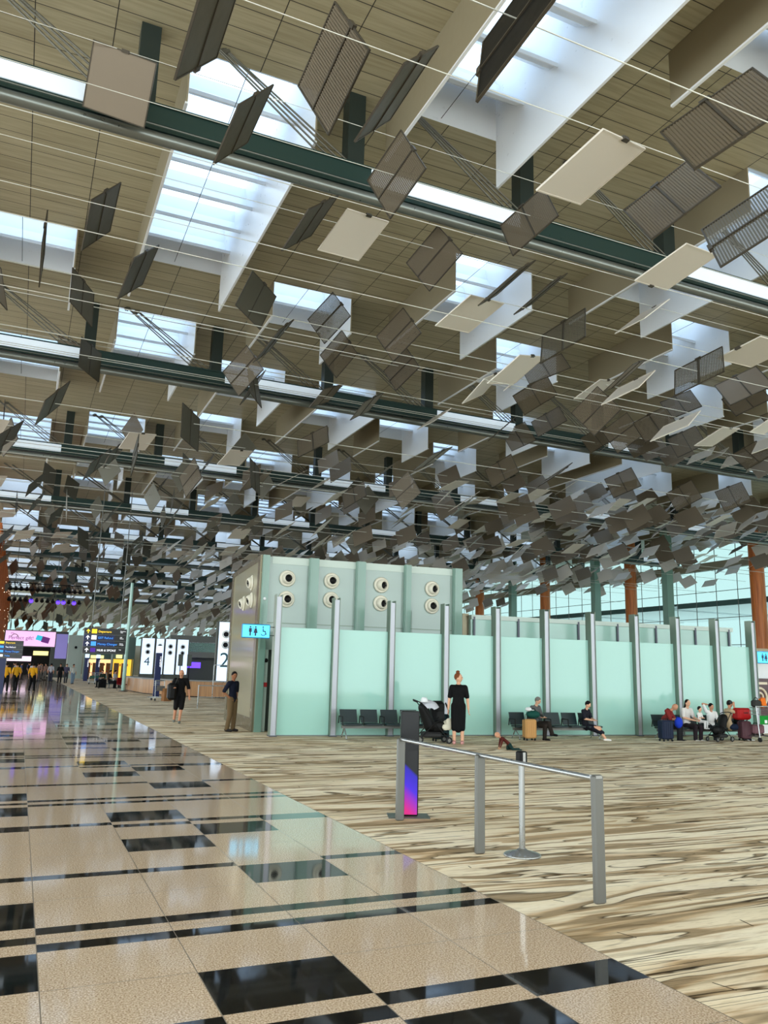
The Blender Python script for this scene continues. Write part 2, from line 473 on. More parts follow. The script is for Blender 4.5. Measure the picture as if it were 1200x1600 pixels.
# roof outer skin so no daylight leaks around the shafts
roof = B(); 
roof.quad((X0, Y0, ZR+2.3), (X1, Y0, ZR+2.3), (X1, Y1, ZR+2.3), (X0, Y1, ZR+2.3))
struct(roof.build('trim_2', 'darkframe'), 'outer roof skin above the skylight shafts', 'roof')
near_sk = 0
FB = 13.55
for i, (j, a, c, s0, s1) in enumerate(SKL):
    ym = (s0+s1)/2
    xm = (a+c)/2
    if not (ym > -10): continue
    b = B()
    zt = ZR+1.75
    # shaft walls (white) from ceiling to glass
    b.quad((a, s0, ZR), (c, s0, ZR), (c, s0, zt), (a, s0, zt)); b.quad((a, s1, ZR), (a, s1, zt), (c, s1, zt), (c, s1, ZR))
    b.quad((a, s0, ZR), (a, s0, zt), (a, s1, zt), (a, s1, ZR)); b.quad((c, s0, ZR), (c, s1, ZR), (c, s1, zt), (c, s0, zt))
    w_ = b.build('window_%d' % (i+1), 'white'); struct(w_)
    B().quad((a, s0, zt-.01), (c, s0, zt-.01), (c, s1, zt-.01), (a, s1, zt-.01)).build('glass_pane', 'paneglow', w_)
    if s0 < 62:
        f = B()
        n = max(2, int((s1-s0)/1.25))
        for q in range(n):
            yy = s0+(q+.5)*(s1-s0)/n
            # curved light scoop spanning the shaft
            prof = [(yy-.55, ZR+.22), (yy-.26, ZR+.34), (yy+.12, ZR+.66), (yy+.40, ZR+1.05), (yy+.52, ZR+1.5)]
            for (ya, za), (yb, zb) in zip(prof[:-1], prof[1:]):
                f.quad((a, ya, za), (c, ya, za), (c, yb, zb), (a, yb, zb)); f.sm[-1] = True
                f.quad((a, ya+.02, za+.02), (a, yb+.02, zb+.02), (c, yb+.02, zb+.02), (c, ya+.02, za+.02)); f.sm[-1] = True
            f.box(a, c, yy-.57, yy-.54, ZR+.16, ZR+.26)
        f.build('light_scoop', 'baffle', w_)
        g_ = B()
        g_.tube((a+1.3, s0, ZR+.12), (a+1.3, s1, ZR+.12), .009, n=4)
        g_.build('glazing_wire', 'darkframe', w_)
    if s0 < 100:
        for sx, xf in ((-1, a-.045), (1, c+.005)):
            fb = B(); e0, e1 = s0+.02, s1+(.0 if sx > 0 else .25)
            zb = FB
            fb.box(xf, xf+.04, e0, e1, zb, ZR)
            # lining on the skylight side, lit edge below
            if sx < 0: fb.box(xf+.04, xf+.05, e0, e1, zb, ZR, 1)
            else: fb.box(xf-.01, xf, e0, e1, zb, ZR, 1)
            fb.box(xf-.012, xf+.052, e0, e1, zb-.05, zb, 1)
            fb.build('side_fin', ['finwood', 'white'], w_)

# ------------------------------------------------------------------ roof beams
ORD = ['nearest the camera', 'second from the camera', 'third from the camera', 'fourth from the camera', 'fifth from the camera', 'sixth from the camera',
       'seventh from the camera', 'eighth from the camera', 'ninth from the camera', 'tenth from the camera']
for k in range(0, 10):
    yb = 15.07+14.3*k
    xr = min(57., (yb*1.15+8)); xl = -18. if k < 3 else -8.
    bm = thing('roof_beam', 'dark green roof beam with hanger posts and light troughs, %s' % ORD[k], 'beam', (0, yb, 0), group='roof beams crossing the hall')
    b = B().box(xl, xr, 0, .5, 12.50, 12.93)
    b.box(xl, xr, -.04, 0, 12.90, 12.95); b.box(xl, xr, .02, .2, 12.38, 12.50)
    b.build('channel', 'beamgreen', bm)
    b = B(); b.tube((xl, .1, 12.24), (xr, .1, 12.24), .13, n=8); b.tube((xl, -.1, 12.40), (xr, -.1, 12.40), .018, n=5)
    b.build('service_pipe', 'beamgrey', bm)
    j0 = int((xl-1.17)/PX)-1
    for j in range(j0, 14):
        px = 1.17+PX*j
        if px < xl or px > xr: continue
        b = B().box(px-.2, px+.2, .1, .5, 12.9, ZR); b.build('hanger_post', 'postgreen', bm)
        if j % 2 == 1 or j < 0:
            if px+PX-.25 < xr and j % 2 == 1: B().box(px+.35, px+PX-.3, -.03, -.002, 12.52, 12.91).build('sheen_panel', 'facesheen', bm)  # added glowing strip, paints the skylight reflection on alternate bays
        if j % 2 == 1 or k > 4:
            pass
        nb = 4 if k < 3 else 1
        if nb == 4:
            for q in range(4):
                xt = px-3.5+.36*(q//2)+.06*(q % 2); xb = px-.95+.24*q
                B().tube((xb, -.01, 12.93), (xt, .12*(q//2), ZR), .022, n=6).tube((xt-.05, .12*(q//2), ZR-.1), (xt+.05, .12*(q//2), ZR), .06, n=6).build('tie_rod', 'rod', bm)
        else:
            B().tube((px-.25, .0, 12.95), (px-3.45, .0, ZR), .05, n=5).tube((px-.1, .2, 12.95), (px-2.95, .2, ZR), .05, n=5).build('tie_rod', 'rod', bm)

# ------------------------------------------------------------------ hanging reflector panels
S_P = 1.18
def panel_obj(ctr, e, e2, mt, detail, label, group, cat='reflector panel', s=S_P):
    e = Vector(e).normalized(); e2 = Vector(e2); e2 = (e2 - e*e2.dot(e)).normalized(); nn = e.cross(e2)
    mm = Matrix((e, e2, nn)).transposed().to_4x4(); mm.translation = Vector(ctr)
    h = s/2
    b = B().box(-h, h, -h, h, -.006, .006)
    o = b.build('reflector_panel', mt); o.matrix_world = mm
    tag(o, label, cat, group)
    if detail:
        f = B(); t = .018
        for a_ in ((-h, h, -h-.004, -h+t), (-h, h, h-t, h+.004), (-h-.004, -h+t, -h, h), (h-t, h+.004, -h, h)):
            f.box(a_[0], a_[1], a_[2], a_[3], -.014, .014)
        f.build('edge_frame', 'alulit' if mt == 'alulit' else 'aluframe', o)
        if mt != 'alulit' and not label.startswith('plain'): B().box(-.014, .014, -h, h, -.022, .022).build('centre_bar', 'aluframe', o)
        B().box(-.07, .07, -h-.03, -h+.03, -.03, .03).build('cable_clamp', 'aluframe', o)
    return o
NEARP = [  # pale and dark aluminium tones paint how light falls on each panel
('alu', (0.62, 14.36, 12.58), (0.97, -0.15, -0.18), (-0.05, 0.62, -0.78), 'plain taupe square hung flat against the nearest beam, upper left'),
('alushade', (1.25, 8.01, 8.97), (0.45, 0.45, 0.77), (0.09, -0.88, 0.46), 'dark grey-green panel cut by the top frame edge, left of the brown lozenge'),
('perf', (2.97, 8.76, 9.52), (0.26, -0.43, -0.86), (-0.12, 0.87, -0.47), 'tall brown perforated lozenge at top centre, largest of the upright ones'),
('alushade', (2.5, 11.85, 10.64), (-0.54, -0.35, -0.76), (-0.11, 0.93, -0.34), 'narrow dark panel in front of the bright skylight behind the nearest beam'),
('alushade', (3.73, 8.35, 9.12), (-0.58, -0.37, -0.73), (-0.16, 0.92, -0.34), 'slim grey-green panel seen nearly edge-on, right of the large brown lozenge'),
('perf', (5.65, 12.59, 11.11), (0.26, -0.41, -0.87), (-0.22, 0.86, -0.47), 'brown perforated lozenge overlapping the nearest beam at its middle'),
('black', (3.61, 5.33, 7.68), (-0.26, -0.33, -0.91), (0.15, -0.94, 0.3), 'black backlit panel across the big top-centre skylight'),  # backlit shade painted as black
('alulit', (6.66, 8.1, 8.76), (0.91, 0.33, 0.26), (-0.26, 0.92, -0.29), 'large pale square just under the big top skylight, right of centre'),
('perf', (6.8, 5.9, 8.11), (-0.53, 0.74, -0.41), (-0.14, -0.55, -0.82), 'long brown perforated panel at the upper right corner, topmost of three'),
('perf', (8.5, 8.49, 9.04), (-0.5, 0.72, -0.49), (-0.11, -0.61, -0.79), 'brown perforated panel directly below the topmost right one'),
('perf2', (8.41, 6.96, 7.81), (-0.29, -0.51, -0.81), (0.43, -0.83, 0.36), 'wide slotted panel at the right edge with skylight showing through it'),
('alulit', (10.97, 10.89, 9.64), (0.95, 0.27, 0.17), (0.23, -0.94, 0.25), 'pale plain panel lying across the nearest beam at the right'),
('perf', (8.72, 12.63, 10.99), (0.39, -0.81, 0.44), (-0.06, -0.5, -0.86), 'two-tone grey and brown panel beside the white painted beam sheen, right of centre'),
('alushade', (4.59, 14.53, 10.85), (-0.65, -0.37, -0.66), (-0.18, 0.92, -0.35), 'dark slim panel left of the pale square under the nearest beam'),
('alulit', (5.68, 14.82, 11.0), (0.93, 0.31, 0.17), (-0.22, 0.89, -0.4), 'pale square under the nearest beam at picture centre'),
('alushade', (0.61, 16.31, 10.89), (-0.46, -0.48, -0.75), (-0.06, 0.85, -0.51), 'grey-green panel between the left skylight and the first long skylight'),
('alushade', (1.63, 18.38, 10.86), (-0.5, -0.54, -0.68), (-0.18, 0.83, -0.53), 'grey-green panel at the foot of the first long skylight, left side'),
('alushade', (0.58, 22.75, 11.9), (0.56, 0.81, -0.18), (0.02, -0.23, -0.97), 'dark brown leaf-shaped panel below the left skylight'),
('alushade', (-0.44, 17.71, 10.59), (-0.01, -0.46, -0.89), (0.01, 0.89, -0.46), 'panel seen exactly edge-on in front of the left skylight'),
('alu', (-1.54, 21.19, 11.23), (0.32, 0.95, 0.03), (0.23, -0.05, -0.97), 'brown panel half cut by the left frame edge'),
('alu', (0.67, 30.38, 13.1), (0.96, -0.1, -0.27), (0.02, 0.95, -0.3), 'plain tan rectangle on the second beam at far left'),
('alushade', (5.21, 21.26, 12.19), (0.78, 0.58, -0.24), (-0.35, 0.08, -0.93), 'dark brown panel just left of the skylight at picture centre'),
('perf2', (7.62, 21.74, 12.37), (0.33, -0.49, -0.81), (-0.44, 0.68, -0.59), 'see-through mesh lozenge in front of the central skylight'),
('perf', (8.94, 24.29, 12.37), (0.73, 0.58, -0.36), (-0.56, 0.2, -0.8), 'brown mesh lozenge touching the see-through one from below'),
('alushade', (5.22, 19.16, 10.14), (-0.5, -0.62, -0.6), (-0.33, 0.78, -0.53), 'thin grey panel seen edge-on below the central skylight'),
('perf', (8.2, 15.88, 11.62), (0.3, -0.51, -0.81), (-0.37, 0.72, -0.59), 'brown lozenge left of the skylight with the yellow glint'),
('perf', (9.18, 19.97, 11.44), (0.26, -0.51, -0.82), (-0.4, 0.71, -0.58), 'olive lozenge below and left of the glinting skylight'),
('perf', (11.25, 24.15, 12.21), (0.16, -0.59, -0.79), (-0.45, 0.67, -0.59), 'olive lozenge partly behind the upper olive one'),
('alulit', (8.66, 14.93, 9.85), (0.93, 0.32, 0.17), (-0.26, 0.92, -0.3), 'flat taupe square covering the middle of the glinting skylight'),
('alushade', (8.78, 13.54, 10.03), (-0.68, -0.46, -0.57), (-0.29, 0.88, -0.36), 'thin dark blade crossing the glinting skylight'),
('alushade', (10.34, 14.5, 10.56), (-0.71, -0.43, -0.56), (-0.27, 0.9, -0.35), 'thin dark blade right of the glinting skylight'),
('perf2', (10.49, 13.88, 9.29), (0.38, -0.88, 0.29), (-0.36, -0.43, -0.82), 'upright grey panel with a pale rim, right of the glinting skylight'),
('perf', (12.52, 17.38, 10.1), (0.74, -0.59, 0.33), (-0.27, -0.7, -0.66), 'brown mesh rectangle, upper of an overlapping pair right of centre'),
('perf', (13.62, 19.46, 10.16), (0.62, -0.62, 0.48), (0.77, 0.61, -0.21), 'brown mesh rectangle, lower of an overlapping pair right of centre'),
('alulit', (12.02, 19.86, 10.29), (-0.81, -0.33, -0.49), (-0.12, 0.91, -0.4), 'bright cream blade left of the overlapping brown pair'),
('alulit', (14.67, 15.88, 11.49), (0, 1.0, 0.02), (-0.77, 0.01, -0.64), 'pinkish blade just under the nearest beam at the right'),
('perf2', (13.6, 12.97, 8.7), (0.39, -0.88, 0.27), (-0.48, -0.44, -0.76), 'louvred dark panel upright below the right-hand skylight'),
('alulit', (13.88, 15.64, 9.21), (-0.23, 0.96, -0.15), (-0.74, -0.28, -0.61), 'bright cream blade left of the louvred panel'),
('alulit', (16.2, 16.39, 8.72), (-0.27, 0.95, -0.18), (-0.75, -0.33, -0.57), 'brightest cream blade at the right, below the louvred panel'),
('alu', (17.29, 14.95, 9.64), (0.64, -0.67, 0.38), (-0.24, -0.65, -0.72), 'big brown rectangle at the right frame edge'),
('alulit', (14.7, 12.32, 9.13), (0.06, -0.99, 0.09), (1.0, 0.06, 0.03), 'pale flat panel right of the louvred one at the frame edge'),
('perf', (19.42, 29.09, 12.24), (0.78, -0.46, 0.42), (0.16, -0.51, -0.85), 'small brown square hung against the bright blue opening right of centre'),
]
placed = []
edge_c = []
for mt, c, e, e2, lb in NEARP:
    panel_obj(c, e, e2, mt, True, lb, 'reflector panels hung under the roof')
    placed.append(Vector(c))
    if mt in ('alulit', 'alu'):
        tp = Vector(c)-Vector(e2).normalized()*S_P/2; edge_c.append((tp.y, tp.z+.02))
# orientations met in the hall: (long axis, cross axis)
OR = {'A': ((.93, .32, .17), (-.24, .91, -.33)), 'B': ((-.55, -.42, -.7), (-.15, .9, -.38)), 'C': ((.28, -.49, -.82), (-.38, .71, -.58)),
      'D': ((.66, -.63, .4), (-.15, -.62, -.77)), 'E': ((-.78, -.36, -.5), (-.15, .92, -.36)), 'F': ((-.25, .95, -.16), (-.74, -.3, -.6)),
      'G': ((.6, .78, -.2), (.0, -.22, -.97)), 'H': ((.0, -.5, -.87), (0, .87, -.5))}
def seen(p):
    v = Vector(p)-Vector((0, 0, 1.72)); d = v.dot(fwd)
    if d < .5: return None
    return 600+FPX*v.dot(r2)/d, 800-FPX*v.dot(u2)/d, d
rp = random.Random(5)
cand = []
y = 14.5
row = 0
rowz = []
while y < 150:
    zrow = 1.72 + rp.choice([6.6, 7.2, 7.9, 8.6, 9.1])*1.16 - max(0, y-70)*.035
    rowz.append((y, zrow))
    xx = -8. + rp.uniform(0, 3)
    while xx < 56:
        x = xx + rp.uniform(-.5, .5); z = min(13.4, zrow + .028*max(0, x-18)) - rp.uniform(-.1, .2)
        p = (x, y+rp.uniform(-.25, .25), z)
        q = seen(p)
        xx += (rp.choice([2.4, 3.2, 4.6]) if 13 < x < 24 else (rp.choice([1.5, 2.1, 2.9]) if x > 13 else rp.choice([3.6, 4.4, 5.6]))) if y < 55 else (rp.choice([1.3, 1.9, 2.5]) if x > 14 else rp.choice([2.6, 3.4, 4.4]))
        if q is None or q[0] < -30 or q[0] > 1230 or q[1] < 560 or q[1] > 1000: continue
        if any((Vector(p)-a).length < 1.9 for a in placed): continue
        if q[1] < 640 and q[0] > 560: 
            if rp.random() < .35: continue
        kinds = 'ABCGHBCB' if x < 8 else ('ADEFDCE' if x < 22 else 'ADDEFFD')
        cand.append((q[2], p, rp.choice(kinds)))
    y += 1.75
    row += 1
cand.sort(key=lambda t: t[0])
ordw = ['first', 'second', 'third', 'fourth', 'fifth', 'sixth', 'seventh', 'eighth', 'ninth', 'tenth', 'eleventh', 'twelfth', 'thirteenth', 'fourteenth', 'fifteenth', 'sixteenth', 'seventeenth', 'eighteenth', 'nineteenth', 'twentieth']
def ordn(k): return ordw[k] if k < 20 else '%dth' % (k+1)
MIDL = {}
for bay in range(12):
    it = sorted([i for i, c_ in enumerate(cand[:110]) if int((c_[1][1]-.77)//14.3) == bay], key=lambda i: seen(cand[i][1])[0])
    for q, i in enumerate(it):
        MIDL[i] = ('rimmed' if i < 50 else 'plain small')+' metal reflector just past the %s roof beam, %s from the left there' % (ordn(max(0, bay-1)), ordn(q))
mesh_cache = {}
def jit(v): return Vector((v[0]+rp.uniform(-.1, .1), v[1]+rp.uniform(-.1, .1), v[2]+rp.uniform(-.1, .1)))
far = B()
for i, (d, p, kd) in enumerate(cand):
    e, e2 = OR[kd]; e = jit(e).normalized(); e2 = jit(e2); e2 = (e2-e*e2.dot(e)).normalized(); nn = e.cross(e2)
    mt = {'A': 'alulit', 'F': 'alulit', 'E': 'alulit' if rp.random() < .4 else 'alu', 'B': 'alushade', 'H': 'alushade', 'G': 'alushade', 'C': 'perf' if i < 60 else 'alushade', 'D': 'perf' if i < 60 else 'alu'}[kd]
    if d > 62: mt = {'alushade': 'alu', 'alu': 'alulit'}.get(mt, mt) if rp.random() < .75 else mt  # paler copies far off paint in the light missing there
    if i < 255:
        det = i < 50
        key = (mt, det)
        if key in mesh_cache and not det:
            o = bpy.data.objects.new('reflector_panel', mesh_cache[key]); COL.objects.link(o)
            mm = Matrix((e, e2, nn)).transposed().to_4x4(); mm.translation = Vector(p); o.matrix_world = mm
            tag(o, MIDL.get(i) if i < 110 else 'small square metal reflector panel hung among the distant roof cables', 'reflector panel', 'reflector panels in the far part of the hall' if i >= 110 else 'reflector panels in the middle distance')
        else:
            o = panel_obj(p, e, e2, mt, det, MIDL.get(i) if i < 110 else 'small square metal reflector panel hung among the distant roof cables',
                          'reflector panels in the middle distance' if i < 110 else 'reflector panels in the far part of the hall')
            if not det: mesh_cache[key] = o.data
    else:
        h = S_P/2; m2 = 0 if mt == 'alulit' else (1 if mt == 'alu' else 2)
        far.obox(p, e*h, e2*h, nn*.008, m2)
o = far.build('reflector_panel', ['alulit', 'alu', 'alushade'])
tag(o, 'countless tiny reflector panels shimmering under the far end of the roof', 'reflector panel', kind='stuff')

# suspension cables along X
cab = []
for c in edge_c+[(c.y, c.z) for c in placed]:
    if all(abs(c[0]-a)+abs(c[1]-b_) > 2.2 for a, b_ in cab): cab.append(c)
cab += [(y_, z_) for y_, z_ in rowz if 22 < y_ < 75]
cab.sort(key=lambda c: -(c[1]-1.72)/max(.5, c[0]))
for i, (y_, z_) in enumerate(cab):
    if 12. < z_ < 13.05 and ((y_-15.07) % 14.3 < .7 or (y_-15.07) % 14.3 > 13.9): y_ += .95
    q = B().tube((-8, y_+.02, z_), (min(56, y_*1.2+14), y_+.02, z_), .009 if y_ < 18 else .014, n=4, caps=False).build('support_cable', 'cable')
    tag(q, 'thin taut steel cable across the hall, %s counting down from the picture top' % ordn(i) if i < 20 else 'thin taut steel cable strung across the far half of the hall roof', 'cable', 'cables carrying the reflector panels' if i < 20 else 'far roof cables')
# distant spotlight truss
sp = thing('lighting_truss', 'row of black stage spotlights on a truss, some glowing violet, far left', 'lighting truss', (0, 70, 0))
b = B()
for z in (7.95, 7.45): b.tube((-1.4, 0, z), (4.2, 0, z), .05, n=6)
for i in range(14): b.tube((-1.4+i*.43, 0, 7.95), (-1.2+i*.43, 0, 7.45), .025, n=5)
b.build('truss_frame', 'black', sp)
mk('violet', (96, 60, 255), emit=1.6)
for i in range(14):
    x = -1.2+i*.4
    for z in (7.6, 6.75):
        vi = z < 7 and i in (4, 9, 10, 12)
        s_ = B().tube((x, 0, z), (x, -.25, z-.2), .1, .15, n=8).build('spotlight', 'black', sp)
        if vi: B().ell((x, -.27, z-.21), (.17, .05, .17), n=10).build('lens', 'violet', s_)

# ------------------------------------------------------------------ hall shell: facade, columns, far end
YF = 152.
fac = B(); XFc = 57.
fac.quad((XFc, -6, 0), (XFc, YF, 0), (XFc, YF, ZR), (XFc, -6, ZR))
wr = struct(fac.build('wall_right', 'facade'), 'tall teal glass facade behind the orange columns', 'glass wall')
mu = B()
for i in range(66):
    y = -4+i*2.4; mu.tube((XFc-.12, y, 0), (XFc-.12, y, ZR), .035, n=5)
for z in (2.4, 4.8, 7.2, 9.6, 12.): mu.tube((XFc-.14, -6, z), (XFc-.14, YF, z), .03, n=5)
mu.build('mullion_cables', 'steeldull', wr)
B().box(XFc-.3, XFc+.3, -6, YF, 11.6, 12.3).box(XFc-.3, XFc+.3, -6, YF, 4.0, 4.2).build('transom', 'finwood', wr)
cn = B(); 
for i in range(12): cn.box(XFc+1, XFc+16, -4+i*13, 7.6+i*13, 8.4, 8.7)
cn.box(XFc+1, XFc+16, -6, YF, 8.7, 8.9)
tag(cn.build('entrance_canopy', 'white'), 'pale canopy outside beyond the glass facade', 'canopy')
struct(B().box(-20.3, -20, -22, YF, 0, 1.3).build('wall_left', 'blockside'), 'unseen beige left wall, kept low to let sky light in', 'wall')  # unseen side wall, kept low so sky light reaches the ceiling
bk = struct(B().box(-20, 57, YF, YF+.3, 0, 5.2).build('wall_back', 'blockside'), 'far end wall below the high teal glazing', 'wall')
B().quad((-20, YF, 5.2), (57, YF, 5.2), (57, YF, 9.), (-20, YF, 9.)).build('high_glazing', 'facade', bk)
g_ = B()
for i in range(32): g_.box(-20+i*2.4, -19.9+i*2.4, YF-.1, YF, 5.2, 8)
g_.build('glazing_bars', 'steeldull', bk)
B().box(-20, 57, YF, YF+.3, 9., ZR).build('upper_wall', 'blockside', bk)
for i, y in enumerate((31.3, 45.9, 60.6, 74.6, 88.8, 103., 117., 131.)):
    x = 53.2
    nm = ['nearest the camera, mostly outside the right frame edge', 'at the right frame edge, base hidden by the glass wall', 'second visible from the right edge', 'third visible from the right edge', 'fourth visible from the right edge, smallest clear one'] + ['far along the facade behind the toilet block']*3
    c_ = thing('timber_column', 'round orange timber-clad column, '+nm[i], 'column', (x, y, 0), group='orange columns along the glass facade')
    B().tube((0, 0, 0), (0, 0, ZR), .56, n=28, caps=False).build('cladding', 'colwood', c_)
    B().tube((0, 0, 3.9), (0, 0, 4.2), .62, n=28).build('collar', 'bronze', c_)
for i, y in enumerate((50.8, 60, 74, 88)):
    c_ = thing('steel_column', 'slim dark green steel column between the orange ones, number %s from the right' % ['one', 'two', 'three', 'four'][i], 'column', (48.5, y, 0), group='green columns')
    B().box(-.34, .34, -.3, .3, 0, ZR).build('shaft', 'blockfin', c_)
    B().box(-.6, .6, -.45, .45, 0, .4).build('base_plate', 'steeldull', c_)
# orange timber bulkhead high at the far left
o = thing('timber_bulkhead', 'orange timber-clad bulkhead with tiny lights at the far left edge', 'bulkhead', (-1.95, 0, 0))
b = B().box(-5, -.15, 62, 135, 4.2, 11.4)
for i in range(60): b.box(-.15, -.11, 62+i*1.2, 62.06+i*1.2, 4.2, 11.4)
b.build('cladding', 'colwood', o)
mk('pin', (255, 236, 200), emit=2.)
b = B()
rq = random.Random(3)
for i in range(34): b.ell((-.08, 64+rq.random()*68, 5+rq.random()*6), (.02, .04, .04), n=6)
b.build('pin_lights', 'pin', o)['kind'] = 'stuff'

# ------------------------------------------------------------------ frosted glass wall with steel fins (right of the walkway)
WA = -R_(5.); WO = Vector((5.97, 20.8, 0)); WU = Vector((math.cos(WA), math.sin(WA), 0)); WN = Vector((-math.sin(WA), math.cos(WA), 0))
def wp(s, y=0., z=0.): return WO + WU*s + WN*y + Vector((0, 0, z))
POST = [.23, 1.84, 3.46, 5.10, 6.73, 8.35, 9.95, 11.54, 13.09, 14.63, 16.10]
HP = 3.68
for i, s in enumerate(POST):
    t = thing('steel_post', 'tall grey steel post of the glass wall, %s' % ['first at the left end', 'second from the left end', 'third from left, behind empty seats',
        'fourth from the left', 'fifth from the left', 'sixth, behind the crossed-legged man', 'seventh, behind the seated woman', 'eighth from the left',
        'ninth, right of the bald seated man', 'tenth, behind the man in beige', 'last, at the right end'][i], 'post', wp(s), WA, group='steel posts of the glass wall')
    B().box(-.07, .07, -.10, -.085, .0, HP-.06).build('face_plate', 'postface', t)
    b = B(); b.box(-.085, -.07, -.13, .16, 0, HP).box(.07, .085, -.13, .16, 0, HP); b.box(-.07, .07, -.085, -.05, 0, HP-.06)
    b.build('side_plate', 'postside', t)
    B().box(-.1, .1, -.15, .17, 0, .03).build('foot_plate', 'postdark', t)
NG = ['leftmost', 'behind the left empty bench', 'behind the pushchair', 'behind the woman in black', 'behind the crawling baby', 'behind the man with crossed legs', 'behind the middle empty seats', 'right of the seated woman in black', 'behind the bald man', 'rightmost']
for i in range(10):
    a, c = POST[i]+.09, POST[i+1]-.09
    t = B().rbox(0, c-a, .02, .05, .015, 2.82, .006).build('glass_panel', 'frost', loc=wp(a), rot=(0, 0, WA))
    tag(t, 'tall frosted mint-green glass panel of the wall, %s' % NG[i], 'glass panel', 'frosted glass panels')
    B().box(0, c-a, 0, .07, 0, .03).build('floor_channel', 'steeldull', t)

# ------------------------------------------------------------------ toilet block with air nozzles
BY = 1.5
t = thing('toilet_block', 'tall grey-green glass-clad block with round air nozzles behind the frosted wall', 'building block', wp(0, BY), WA)
W_, D_, HB = 6.28, 5.2, 4.93
B().box(.02, W_, .02, D_, 2.25, HB-.02).box(.75, W_, .3, D_, 0, 2.25).box(.02, .3, .35, D_, 0, 2.25).build('body', 'block', t)
B().quad((.3, .005, HB-.22), (W_, .005, HB-.22), (W_, .005, HB-.01), (.3, .005, HB-.01)).build('top_band', 'blockband', t)
B().box(0, W_, -.01, .0, 3.0, 3.025).build('panel_joint', 'postside', t)
for a, c in ((0, .2), (1.38, 1.66), (2.82, 3.10), (4.36, 4.56), (5.98, 6.26)):
    B().box(a, c, -.14, .02, 2.25 if a else 0, HB).box(a+.02, a+.05, -.17, -.14, 2.25, HB).build('glass_fin', 'blockfin', t)
# left return: beige lacquer panel in a bronze frame
B().box(-.03, .0, .3, D_-.35, .35, HB-.15).build('side_panel', 'blockside', t)
b = B(); b.box(-.06, .02, -.05, .3, 0, HB); b.box(-.06, .02, D_-.35, D_, 0, HB); b.box(-.06, .02, .3, D_-.35, 0, .35); b.box(-.06, .02, .3, D_-.35, HB-.15, HB)
b.build('bronze_frame', 'bronze', t)
def nozzle(par, x, y, z, ax, tilt=(0, 0)):
    a = Vector(ax)
    b = B(); b.lathe([(.13, -.0), (.235, 0), (.24, .02), (.21, .045), (.16, .04)], (x, y, z), 28, axis=a)
    d = (a + Vector((tilt[0], 0, tilt[1])) if abs(a.y) > .5 else a + Vector((0, tilt[0], tilt[1]))).normalized()
    b.lathe([(.15, -.05), (.175, .04), (.165, .10), (.13, .15), (.112, .155), (.10, .09)], (x, y, z), 28, axis=d)
    n_ = b.build('air_nozzle', 'nozzle', par)
    B().lathe([(.0, .08), (.10, .09), (.108, .135)], (x, y, z), 24, axis=d).build('nozzle_throat', 'black', n_)
for x, zz, tl in ((.76, (4.30, 3.70), (.1, 0)), (2.09, (4.31, 3.75), (.05, 0)), (3.64, (4.28, 3.73), (.42, -.1)), (5.30, (4.26, 3.73), (.35, -.1))):
    for q, z in enumerate(zz): nozzle(t, x, 0, z, (0, -1, 0), tl if not (q and x > 5) else (0, 0))
nozzle(t, -.03, 1.3, 4.25, (-1, 0, 0), (-.2, -.2)); nozzle(t, -.03, 1.2, 3.72, (-1, 0, 0), (-.2, -.3)); nozzle(t, -.03, 2.6, 3.72, (-1, 0, 0), (-.2, -.3))
# recessed door
d_ = B().box(.34, .72, .36, .40, 0, 2.2).build('door', 'doorgrey', t)
B().box(.52, .56, .31, .36, 1.0, 1.06).tube((.5, .33, 1.03), (.6, .33, 1.03), .012, n=6).build('door_handle', 'steel', d_)
B().box(.22, .32, .0, .36, 0, 2.25).build('door_jamb', 'blockband', t)
B().box(.225, .315, -.05, .0, 1.22, 1.34).build('fire_call_point', 'red', t)
B().ell((.26, -.05, 1.95), (.05, .06, .06), n=12).box(.22, .30, -.03, 0, 1.9, 2.0).build('security_camera', 'black', t)
B().ell((.1, -.16, 3.67), (.045, .03, .045), n=12).build('sensor_dome', 'white', t)
# lower right-hand volume
t = thing('low_block', 'low grey frosted-glass volume behind the right half of the wall', 'building block', wp(6.78, 1.8), WA)
B().box(0, 10.2, .05, 5, 0, 3.42).build('body', 'frostlow', t)
B().box(0, 10.25, 0, 5, 3.42, 3.56).build('top_rail', 'blockband', t)
for s in (.1, 1.67, 3.9, 5.42, 6.97, 8.62, 10.07): B().box(s-.03, s+.03, -.01, .05, 2.6, 3.5).build('panel_seam', 'postdark', t)
B().box(-.22, 0, .2, 4, 0, 3.6).build('end_pier', 'bronze', t)
# white partition with the second sign and a panel of ornament at the right frame edge
t = thing('white_partition', 'white partition wall at the right frame edge behind the luggage trolley', 'partition', wp(16.3, .8), WA)
B().box(0, 5, 0, .15, 0, 2.75).build('board', 'white', t)
B().box(0, 5, -.02, .17, 2.75, 2.83).build('cap', 'bronze', t)
a = thing('ornament_panel', 'dark maroon carved panel with cream scrolls at the right frame edge', 'wall ornament', wp(16.42, .7), WA)
mk('maroon', (70, 26, 28), rough=.3); mk('cream', (238, 222, 196), rough=.5)
B().rbox(0, 2.2, 0, .06, .55, 1.82, .02).build('panel', 'maroon', a)
B().torus((.55, -.01, 1.2), (0, 1, 0), .3, .045).torus((.55, -.01, 1.2), (0, 1, 0), .14, .04, a1=4).torus((1.3, -.01, 1.2), (0, 1, 0), .34, .05, a1=4.6).box(.1, .2, -.03, 0, .75, 1.7).box(.25, .9, -.03, 0, 1.62, 1.70).box(.4, .46, -.03, 0, .8, 1.05).build('scroll_relief', 'cream', a)

